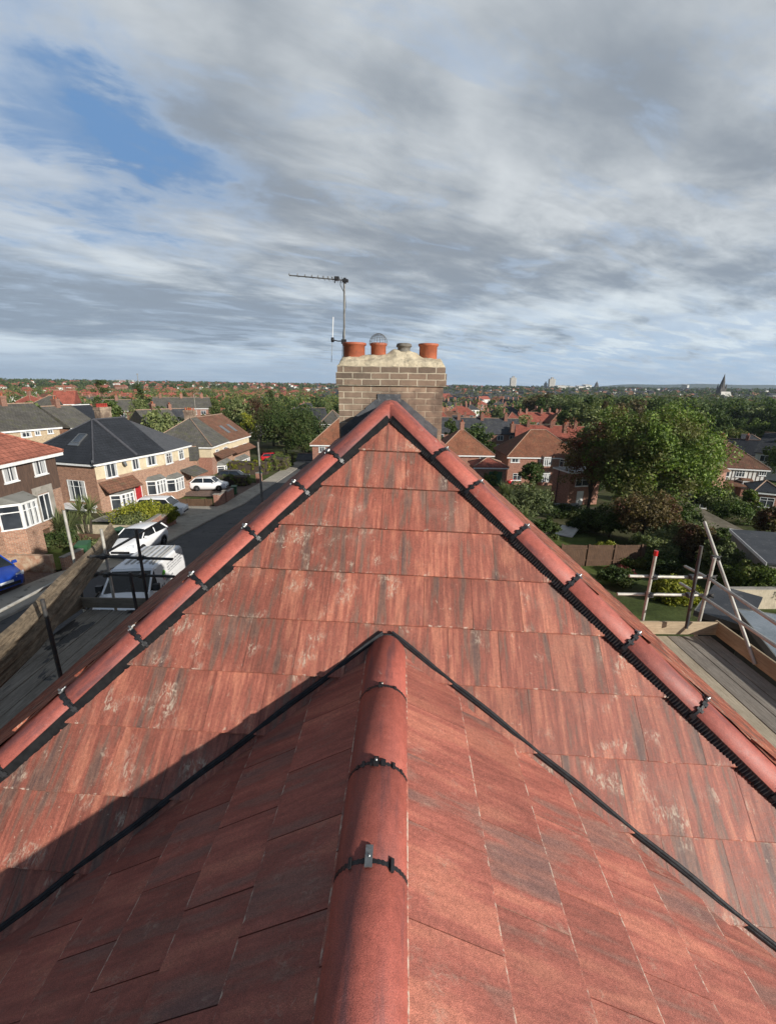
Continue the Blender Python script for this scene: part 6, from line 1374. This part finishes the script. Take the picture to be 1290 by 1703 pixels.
p = W(838, 850, 37); cordyline('big cordyline palm just beyond the right hip tiles', p.x, 37, 3.6, 61, nh=5, L=1.3); p = W(868, 880, 31); cordyline('lower cordyline palm beside the right hip tiles', p.x, 31, 2.3, 62, nh=3, L=1.2)
tr('pampas and flowering shrub on top of the brown fence', 1005, 925, 29, 900, 45, LEAF_Y, ncl=26, nleaf=80, size=.06, seed=49, trunk=.02)
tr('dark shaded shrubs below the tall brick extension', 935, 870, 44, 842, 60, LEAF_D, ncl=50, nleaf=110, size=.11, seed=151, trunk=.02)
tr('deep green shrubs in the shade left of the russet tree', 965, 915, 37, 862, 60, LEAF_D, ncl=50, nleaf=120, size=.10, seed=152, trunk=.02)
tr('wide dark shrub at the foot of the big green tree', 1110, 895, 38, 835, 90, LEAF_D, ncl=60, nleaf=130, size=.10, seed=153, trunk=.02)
tr('olive shrub filling the border above the red capped pole', 1085, 950, 29, 885, 80, LEAF_V, ncl=60, nleaf=130, size=.08, seed=154, trunk=.02)
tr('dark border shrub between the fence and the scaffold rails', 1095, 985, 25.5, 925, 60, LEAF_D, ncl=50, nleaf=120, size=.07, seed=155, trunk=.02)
tr('tall russet brown bush beside the leaning scaffold pole', 1150, 930, 28, 868, 70, LEAF_R, ncl=60, nleaf=120, size=.08, seed=156, trunk=.02)
tr('bronze green bush left of the garage with puddled roof', 1200, 930, 29, 878, 60, LEAF_D, ncl=50, nleaf=120, size=.08, seed=157, trunk=.02)
tr('green bush behind the pale slatted wall', 1225, 1000, 22.5, 965, 90, LEAF_G, ncl=60, nleaf=140, size=.07, seed=158, trunk=.02)
tr('dark conifer like bush behind the brick extension', 985, 830, 56, 775, 40, LEAF_D, ncl=50, nleaf=100, size=.13, seed=159, trunk=.02)
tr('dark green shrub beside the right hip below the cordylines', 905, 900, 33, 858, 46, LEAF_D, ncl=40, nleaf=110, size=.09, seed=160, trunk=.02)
tr('dark garden trees between the big tree and the timbered house', 1165, 850, 50, 795, 60, LEAF_D, ncl=50, nleaf=110, size=.12, seed=161, trunk=.03)
# trees around the street end and behind the left houses
LT = [('large dark evergreen mass right of the third semi pair', 478, 790, 88, 672, 110, LEAF_D, 'round', 110, 130, .26), ('dark round tree between the evergreen and our left verge', 506, 790, 84, 715, 60, LEAF_D, 'round', 70, 110, .24),
      ('yellow leaved tree glowing beside the dark trees', 413, 745, 98, 683, 34, LEAF_Y, 'round', 50, 80, .24), ('tall green tree behind the brown roofed house', 385, 735, 105, 668, 60, LEAF_G, 'round', 70, 90, .28),
      ('tall pointed conifer above the dark trees', 455, 740, 110, 640, 40, LEAF_D, 'cone', 60, 80, .28), ('broad brown green tree behind the yellow one', 430, 735, 104, 655, 60, LEAF_R, 'round', 70, 90, .28),
      ('tall feathery tree standing above the horizon on the left', 177, 700, 150, 624, 34, LEAF_D, 'column', 60, 80, .35), ('dark bushy tree beside the tall feathery tree', 198, 705, 150, 650, 34, LEAF_D, 'round', 50, 70, .35),
      ('slender grey green poplar behind the six pot chimney', 240, 710, 130, 632, 26, LEAF_D, 'column', 60, 80, .3), ('wispy green tree right behind the six pot chimney', 232, 700, 86, 655, 46, LEAF_V, 'column', 60, 70, .2),
      ('dark conifer left of the dark trees, on the skyline', 313, 690, 170, 637, 22, LEAF_D, 'cone', 50, 60, .35), ('bright yellow green small tree by the red gabled house', 118, 695, 118, 672, 26, LEAF_Y, 'round', 40, 70, .25),
      ('grey green tree in front of the grey bungalow', 92, 700, 100, 678, 34, LEAF_V, 'round', 40, 70, .22), ('green tree behind the long grey terrace', 352, 700, 150, 655, 44, LEAF_G, 'round', 60, 70, .35), ('dark tree over the grey hipped semi', 362, 720, 96, 672, 46, LEAF_D, 'round', 60, 80, .26),
      ('tree beside the right chimney flank', 747, 735, 95, 690, 30, LEAF_D, 'column', 40, 70, .25), ('dark leaning tree in the grounds before the spire', 940, 720, 180, 660, 60, LEAF_D, 'round', 60, 70, .4),
      ('green tree below the slate dormer terrace', 830, 760, 90, 737, 34, LEAF_G, 'round', 40, 70, .24), ('rounded mid green tree beyond the red roofs right of the chimney', 826, 700, 170, 672, 38, LEAF_V, 'round', 50, 70, .4),
      ('green tree in front of the long grey terrace roof', 1210, 745, 120, 708, 50, LEAF_G, 'round', 60, 70, .32), ('dense oak above the long grey terrace roof', 1218, 725, 190, 680, 56, LEAF_D, 'round', 60, 70, .45)]
for i, (lb, px, pyb, Y, pt, wp, lf, sh, nc, nl, sz) in enumerate(LT): tr(lb, px, pyb, Y, pt, wp, lf, sh, nc, nl, sz*.62, 70+i, .08, .4)
# ================================================================ the town beyond: shared prototypes copied over the valley
rr = random.Random(21)
def proto_house(kind, roofm, wallm):
    w_, d_ = (13, 9) if kind == 'semi' else (8.5, 9) if kind == 'single' else (24, 9); ends = ('gable', 'gable') if kind == 'row' else ('hip', 'hip')
    e = empty('house', '-', 'house', (0, 0, -500)); fr = frames(w_, d_)
    mb = MB(); mb.box(0, w_, 0, d_, -2.5, 4.9)
    t = math.tan(RS(36))
    if kind == 'row':
        for x, s_ in ((.001, -1), (w_-.001, 1)): mb.slab([(x, 0, 4.9), (x, d_, 4.9), (x, d_/2, 4.9+d_/2*t-.05)][::s_], .2)
    mb.build('wall', wallm, e); _, RP_ = roof(e, w_, d_, 5.0, 36, ends, roofm, .35, RIDGEP, th=.15)
    nb = {'semi': 2, 'single': 1, 'row': 4}[kind]
    for f in ('front', 'right', 'left'):
        W_ = w_ if f == 'front' else d_; k = nb*2 if f == 'front' else 1
        for i in range(k):
            u = W_*(i+.5)/k
            for z0, z1 in ((.9, 2.3), (3.4, 4.5)):
                mb = MB(); mb.at(fr[f].M()); mb.box(u-.75, u+.75, -.07, -.001, z0-.06, z1+.06); o = mb.build('window', WHITEP, e)
                mb = MB(); mb.at(fr[f].M()); mb.box(u-.65, u-.04, -.09, -.0705, z0+.03, z1-.03); mb.box(u+.04, u+.65, -.09, -.0705, z0+.03, z1-.03); mb.build('pane', GLASS, o)
    for i in range(nb):
        x = w_*(i+.5)/nb if kind == 'row' else (w_/2 if nb == 1 else w_*(.32+.36*i)); mb = MB(); mb.box(x-.4, x+.4, d_/2-.9, d_/2+.1, RP_[4].z-2.0, RP_[4].z+1.2); c = mb.build('chimney', BR_FAR, e)
        mb = MB(); mb.box(x-.15, x+.15, d_/2-.8, d_/2-.0, RP_[4].z+1.201, RP_[4].z+1.5); mb.build('chimney_pots', POTM, c)
    return tree_of(e)
PH = {}
for k in ('semi', 'single', 'row'):
    for rn, rm in (('red', RT_RED), ('orange', RT_ORANGE), ('slate', RT_SLATE), ('brown', RT_BROWN), ('grey', RT_GREY)):
        PH[(k, rn)] = None
def get_house(k, rn, wn):
    key = (k, rn, wn)
    if key not in PH or PH[key] is None: PH[key] = proto_house(k, {'red': RT_RED, 'orange': RT_ORANGE, 'slate': RT_SLATE, 'brown': RT_BROWN, 'grey': RT_GREY}[rn], {'white': WHITER, 'brick': BR_FAR}[wn])
    return PH[key]
def blocked(x, y, placed, dmin):
    return any((x-a)**2+(y-b)**2 < dmin*dmin for a, b in placed)
solid = [(o.matrix_basis.translation.x, o.matrix_basis.translation.y) for o in COL.objects if o.get('category') in ('house', 'extension', 'garage') and o.parent is None]
cx_ = [];
for o in COL.objects:
    if o.parent is None and o.get('category') == 'house': p = o.location; cx_.append((p.x+5*math.cos(o.rotation_euler[2]), p.y+5*math.sin(o.rotation_euler[2])+4))
placed = cx_[:]; cnt = 0; rows = []
def sector(a): return 'above the far left roof' if a < -33 else 'above the charcoal roof' if a < -24 else 'above the third pair' if a < -15 else 'left of the chimney' if a < 1 else 'beside the chimney' if a < 15 else 'behind the big tree' if a < 27 else 'below the spire' if a < 36 else 'near the right edge'
def az_ok(x, y): return abs(math.degrees(math.atan2(x, y))) < 44
bands = [(112, 14), (132, 15), (155, 16), (180, 17), (208, 19), (238, 21), (272, 23), (310, 25), (352, 27), (400, 30)]
names = {'red': 'bright red', 'orange': 'brown orange', 'slate': 'dark slate', 'brown': 'brown', 'grey': 'grey'}
for r_, step in bands:
    a = -43.5; phase = rr.uniform(0, 1)
    while a < 43.5:
        a += math.degrees(step/r_)*rr.uniform(.8, 1.25)*(.85 if 1 < a < 18 else 1)
        x, y = r_*math.sin(RS(a)), r_*math.cos(RS(a))+rr.uniform(-3, 3)
        if rr.random() < (.42 if (a < -3 and r_ > 170) else .03 if 1 < a < 18 else .12) or blocked(x, y, placed, 12.5 if not 1 < a < 18 else 11): continue
        # wooded grounds on the right before the spire
        if a > 18 and 150 < r_ < 330: continue
        if -4 < a < 4 and r_ < 250: continue
        left = a < 3
        rn = rr.choices(('red', 'orange', 'slate', 'brown', 'grey'), (6, 2, 1, 1, 1.2) if left else ((4, 4, 2, 1, 1) if r_ < 260 and a < 20 else (1.5, 2, 5, 1.5, 2)))[0]
        wn = 'white' if rr.random() < .5 else 'brick'; k = rr.choices(('semi', 'single', 'row'), (5, 3, 1 if left else 2.5))[0]
        o = dup(get_house(k, rn, wn)); o.location = (x, y, T(x, y)); o.rotation_euler = (0, 0, RS(rr.choice((0, 0, 20, -25, 60, 90, -60))-a*.6+rr.uniform(-6, 6))); s = rr.uniform(.88, 1.05); o.scale = (s, s, s)
        sd = sector(a); dist = 'near' if r_ < 150 else 'middle' if r_ < 240 else 'far'
        o['label'] = f"{names[rn]} roofed {'white' if wn == 'white' else 'brick'} {'terrace' if k == 'row' else 'semi' if k == 'semi' else 'villa'} in the {dist} rows {sd}"; o['group'] = o['label']+', all alike'
        placed.append((x, y)); cnt += 1
for key, t_ in PH.items():
    if t_:
        for c in list(children(t_[0])):
            for q in list(children(c)): bpy.data.objects.remove(q)
            bpy.data.objects.remove(c)
        bpy.data.objects.remove(t_[0])
print('town houses', cnt)
# individual trees between them
tp = []; n_t = 0
for i in range(4000):
    if n_t >= 268: break
    r_ = 72*math.exp(rr.random()*1.72); a = rr.uniform(-43.5, 43.5); x, y = r_*math.sin(RS(a)), r_*math.cos(RS(a))
    if 1 < a < 16 and rr.random() < .72: continue
    wood = a > 16 and 140 < r_ < 330
    if blocked(x, y, placed, 8.5 if r_ < 200 else 10) or blocked(x, y, tp, 7 if not wood else 6): continue
    if r_ < 100 and (a < -4 or a > 10 and r_ < 78): 
        if rr.random() < .7: continue
    if -13 < a < -6 and r_ < 84: continue
    h = (rr.uniform(4.5, 9.5) if a > -3 else rr.uniform(6.5, 11.5)) if not wood else rr.uniform(9, 15); sh = rr.choices(('round', 'column', 'cone'), (8, 1, 1))[0]; wd = h*rr.uniform(.75, 1.15) if sh == 'round' else h*.42
    col = rr.choices(('G', 'D', 'V', 'Y', 'R'), (3, 5, 3, .35, 1))[0]; cn = {'G': 'mid green', 'D': 'dark green', 'V': 'olive green', 'Y': 'yellow green', 'R': 'russet tinged'}[col]
    dist = 'near' if r_ < 130 else 'middle' if r_ < 220 else 'far'; sz_ = 'tall' if h > 8.5 else 'low'
    grp = f"{sz_} {cn} {'bushy' if sh == 'round' else 'narrow'} trees in the {dist} rows {sector(a)}"
    ptree(x, y, h, wd, sh, col, grp.replace('trees', 'tree'), grp, 'mid' if r_ < 230 else 'far', rr); tp.append((x, y)); n_t += 1
print('town trees', n_t)
# far belts that read as one mass
def far_trees(name, r0, r1, n_, size, hmin, hmax, seed, m, amin=-46, amax=46, z_up=0, dens=None):
    g = np.random.default_rng(seed); C_ = []; R_ = []
    for i in range(n_):
        a = g.uniform(amin, amax); r_ = r0*math.exp(g.random()*math.log(r1/r0)); x, y = r_*math.sin(RS(a)), r_*math.cos(RS(a))
        f = math.sin(x*.013+1.3)*math.sin(y*.009+x*.004)+g.normal()*.45
        if f < -.35: continue
        if 1 < a < 17 and r_ < 520 and g.random() < .85: continue
        h = g.uniform(hmin, hmax); k = 3
        for j in range(k): C_.append((x+g.normal()*h*.35, y+g.normal()*h*.35, T(x, y)+h*g.uniform(.35, .8))); R_.append(h*.42)
    o = link(name, leaf_mesh(name, C_, R_, 12, size, seed, m, .8)); return tag(o, 'mass of dark trees filling the far suburb up to the skyline', 'woodland', kind='stuff')
far_trees('far_woodland', 230, 950, 4600, .75, 6, 11, 5, LEAF_G)
far_trees('far_woodland', 300, 950, 1500, .9, 6, 10, 15, LEAF_D)
far_trees('distant_woodland', 950, 3600, 3200, 2.2, 6, 12, 6, LEAF_D)
far_trees('wooded_park', 240, 700, 1100, .85, 8, 13, 8, LEAF_D, 17, 46)
def far_houses(name, r0, r1, n_, roofm, seed, label, amin=-45, amax=45):
    g = random.Random(seed); mb = MB()
    for i in range(n_):
        a = g.uniform(amin, amax); r_ = r0*math.exp(g.random()*math.log(r1/r0)); x, y = r_*math.sin(RS(a)), r_*math.cos(RS(a))
        if a > 18 and r_ < 520: continue
        w_, d_, h = g.uniform(9, 15), 8.5, g.uniform(4.6, 5.4); mb.at(Matrix.Translation((x, y, T(x, y))) @ Matrix.Rotation(RS(g.choice((0, 90, 30, -40))+g.uniform(-8, 8)), 4, 'Z'))
        q = 4.2 if g.random() < .6 else 0
        mb.add([(-.4, -.4, h), (w_+.4, -.4, h), (w_+.4, d_+.4, h), (-.4, d_+.4, h), (q, d_/2, h+3.2), (w_-q, d_/2, h+3.2)], [(0, 1, 5, 4), (2, 3, 4, 5), (3, 0, 4), (1, 2, 5)])
        far_w[g.random() < .5].at(mb.M).box(0, w_, 0, d_, -2, h-.01)
    o = mb.build(name, roofm); return tag(o, label, 'houses', kind='stuff')
far_w = {True: MB(), False: MB()}
far_houses('distant_red_roofs', 430, 2300, 240, RT_RED, 1, 'countless tiny red roofs spread over the far suburb', -45, 12)
far_houses('distant_orange_roofs', 430, 2000, 330, RT_ORANGE, 2, 'countless tiny brown orange roofs spread over the far suburb')
far_houses('distant_slate_roofs', 430, 2300, 900, RT_SLATE, 3, 'countless tiny slate roofs spread over the far suburb', -10, 45)
tag(far_w[True].build('distant_white_walls', WHITER), 'white walls of the countless far houses', 'houses', kind='stuff'); tag(far_w[False].build('distant_brick_walls', BR_FAR), 'brick walls of the countless far houses', 'houses', kind='stuff')
# ---------------------------------------------------------------- skyline
def sky_pt(px, py, Y): return W(px, py, Y)
TOWER = mat('tower_concrete', (.55, .52, .47), (.46, .44, .40), .2, .9); TOWER2 = mat('tower_dark_grey', (.30, .29, .27), (.25, .24, .23), .2, .8)  # second one: plain dark grey for window bands, plant rooms and mast
def tower(label, px0, px1, py0, py1, Y, n_=14):
    a, b = W(px0, py1, Y), W(px1, py0, Y); e = empty('tower_block', label, 'tower block', (a.x, a.y, a.z)); w_, h = b.x-a.x, b.z-a.z
    mb = MB(); mb.box(0, w_, 0, w_*.8, -30, h); mb.build('walls', TOWER, e); mb = MB(); mb.box(w_*.3, w_*.7, w_*.2, w_*.6, h+.01, h+5); mb.build('roof_plant_room', TOWER2, e)
    for i in range(n_): mb = MB(); mb.box(w_*.08, w_*.92, -.4, -.01, h*(i+.25)/n_, h*(i+.62)/n_); mb.build('window_band', TOWER2, e)
    for i in range(n_): mb = MB(); mb.box(w_+.01, w_+.4, w_*.1, w_*.7, h*(i+.25)/n_, h*(i+.62)/n_); mb.build('window_band', TOWER2, e)
tower('slim pale tower block alone on the skyline, left of the town centre', 848, 859, 628, 650, 1500)
tower('pale tower block with low white buildings beside it on the skyline', 912, 924, 630, 652, 1500)
tower('small grey tower just left of the second tower block', 904, 910, 637, 652, 1520, 8)
def block(label, px0, px1, py0, py1, Y, m=WHITER, name='building', cat='building'):
    a, b = W(px0, py1, Y), W(px1, py0, Y); e = empty(name, label, cat, a); w_, h = b.x-a.x, b.z-a.z
    mb = MB(); mb.box(0, w_, 0, 30, -30, h); mb.build('walls', m, e); mb = MB(); mb.box(w_*.03, w_*.97, -.5, -.02, h*.3, h*.55); mb.build('window_band', TOWER2, e); mb = MB(); mb.slab([(-1, -1, h+.01), (w_+1, -1, h+.01), (w_+1, 31, h+3), (-1, 31, h+3)], .8); mb.build('roof', TOWER, e)
for i, (a, b, c) in enumerate(((926, 944, 642.5), (946, 957, 644), (961, 972, 643), (972, 984, 641), (1140, 1146, 640.5))):
    block(['long white building right of the second tower block', 'small white block between the pale skyline buildings', 'white block left of the wider pale building', 'wider pale building left of the clock tower', 'tiny pale block on the wooded ridge near the spire'][i], a, b, c-.5, 655, 1480)
for i, (a, b, c) in enumerate(((70, 112, 635), (113, 150, 636.5), (188, 214, 633), (203, 228, 635.5))):
    block(['long low white warehouse at the far left skyline', 'white warehouse left of the tall feathery tree', 'white curved roof works right of the tall feathery tree', 'white warehouse beside the thin skyline mast'][i], a, b, c, 646, 1500, WHITER, 'warehouse', 'warehouse')
e = empty('church', 'dark stone church with tall spire on the right skyline', 'church', W(1198, 655, 700)); o = e.location
def HP(px, py, Y): return W(px, py, Y)-o
STONE = mat('dark_church_stone', (.10, .09, .08), (.07, .065, .06), .3, .9); wq = 4.6
c0 = HP(1199, 648, 700); top = HP(1201, 622, 700); mb = MB(); mb.box(c0.x-wq, c0.x+wq, -wq, wq, -30, c0.z+2); mb.build('tower', STONE, e)
mb = MB(); mb.add([(c0.x+wq*math.cos(k*PI/4+PI/8), wq*math.sin(k*PI/4+PI/8), c0.z+2.01) for k in range(8)]+[(c0.x+.5, 0, top.z+1)], [(k, (k+1) % 8, 8) for k in range(8)]); mb.build('spire', STONE, e)
for sx in (-1, 1):
    for sy in (-1, 1): mb = MB(); mb.lathe([(1.3, 0), (.9, 3), (.001, 8)], (c0.x+sx*(wq-.8), sy*(wq-.8), c0.z+1.9), 6); mb.build('pinnacle', STONE, e)
mb = MB(); a = HP(1188, 657, 700); b = HP(1206, 657, 700); zt = HP(1195, 651, 700).z; mb.add([(a.x, -14, -4), (b.x, -14, -4), (b.x, -8.2, zt), (a.x+3, -8.2, zt), (a.x, -6, -30), (b.x, -6, -30), (a.x, -14, -30), (b.x, -14, -30)], [(0, 1, 2, 3), (6, 7, 1, 0), (1, 7, 5, 2), (0, 3, 4, 6)]); mb.build('nave_roof', TOWER, e)
e = empty('clock_tower', 'dark domed clock tower on the skyline between towers and spire', 'clock tower', W(991, 655, 1700)); o = e.location
c0 = W(991.5, 641, 1700)-o; mb = MB(); mb.box(c0.x-6, c0.x+6, -6, 6, -20, c0.z); mb.build('tower', STONE, e); mb = MB(); mb.lathe([(6, 0), (6.4, 3), (5, 8), (2, 12), (.6, 14), (.001, 19)], (c0.x, 0, c0.z+.01), 10); mb.build('dome', STONE, e)
e = empty('mast', 'thin tall floodlight mast on the left skyline', 'mast', W(231.5, 645, 900)); mb = MB(); hh = W(231.5, 623, 900).z-e.location.z; mb.tube([(0, 0, -10), (0, 0, hh)], .6, 6); mb.build('pole', TOWER2, e); mb = MB(); mb.box(-1.6, 1.6, -.6, .6, hh, hh+2); mb.build('lamp_head', TOWER2, e)
# far hills
def hill(name, px0, px1, py, Y, seed):
    g = random.Random(seed); a, b = W(px0, 650, Y), W(px1, 650, Y); n_ = 60; vs = []
    for i in range(n_+1):
        f = i/n_; x = a.x+(b.x-a.x)*f; h = W(0, py, Y).z*1.0; zt = W((px0+px1)/2, py, Y).z; e_ = ss(0, .3, f)*ss(0, .35, 1-f); z = -20+(zt+20)*e_*(1+.10*math.sin(f*9+seed)+.05*math.sin(f*31))
        vs += [(x, Y-250, -25), (x, Y, z), (x, Y+600, -25)]
    mb = MB(); mb.add(vs, [(i*3+k, (i+1)*3+k, (i+1)*3+k+1, i*3+k+1) for i in range(n_) for k in range(2)], True); tag(mb.build(name, mat('hill_woods', (.022, .038, .018), (.05, .07, .03), .02, .95)), kind='structure')
hill('hills', 380, 640, 637.5, 4200, 1); hill('hills', 60, 260, 636, 4600, 2); hill('hills', 880, 1500, 640, 4600, 3)

# ---------------------------------------------------------------- thin morning air
mb = MB(); mb.box(-5200, 5200, -400, 5400, -60, 130); hz = mb.build('haze', bpy.data.materials.new('haze_air')); m_ = hz.data.materials[0]; m_.use_nodes = True
hn = NT(m_.node_tree); pv = hn.node('ShaderNodeVolumePrincipled', None, Color=(.62, .74, .92), Density=.0001); pv.inputs['Anisotropy'].default_value = .2; hn.node('ShaderNodeOutputMaterial', None, Volume=pv.outputs[0]); tag(hz, 'thin pale air that lets the far town fade', 'haze', kind='stuff')
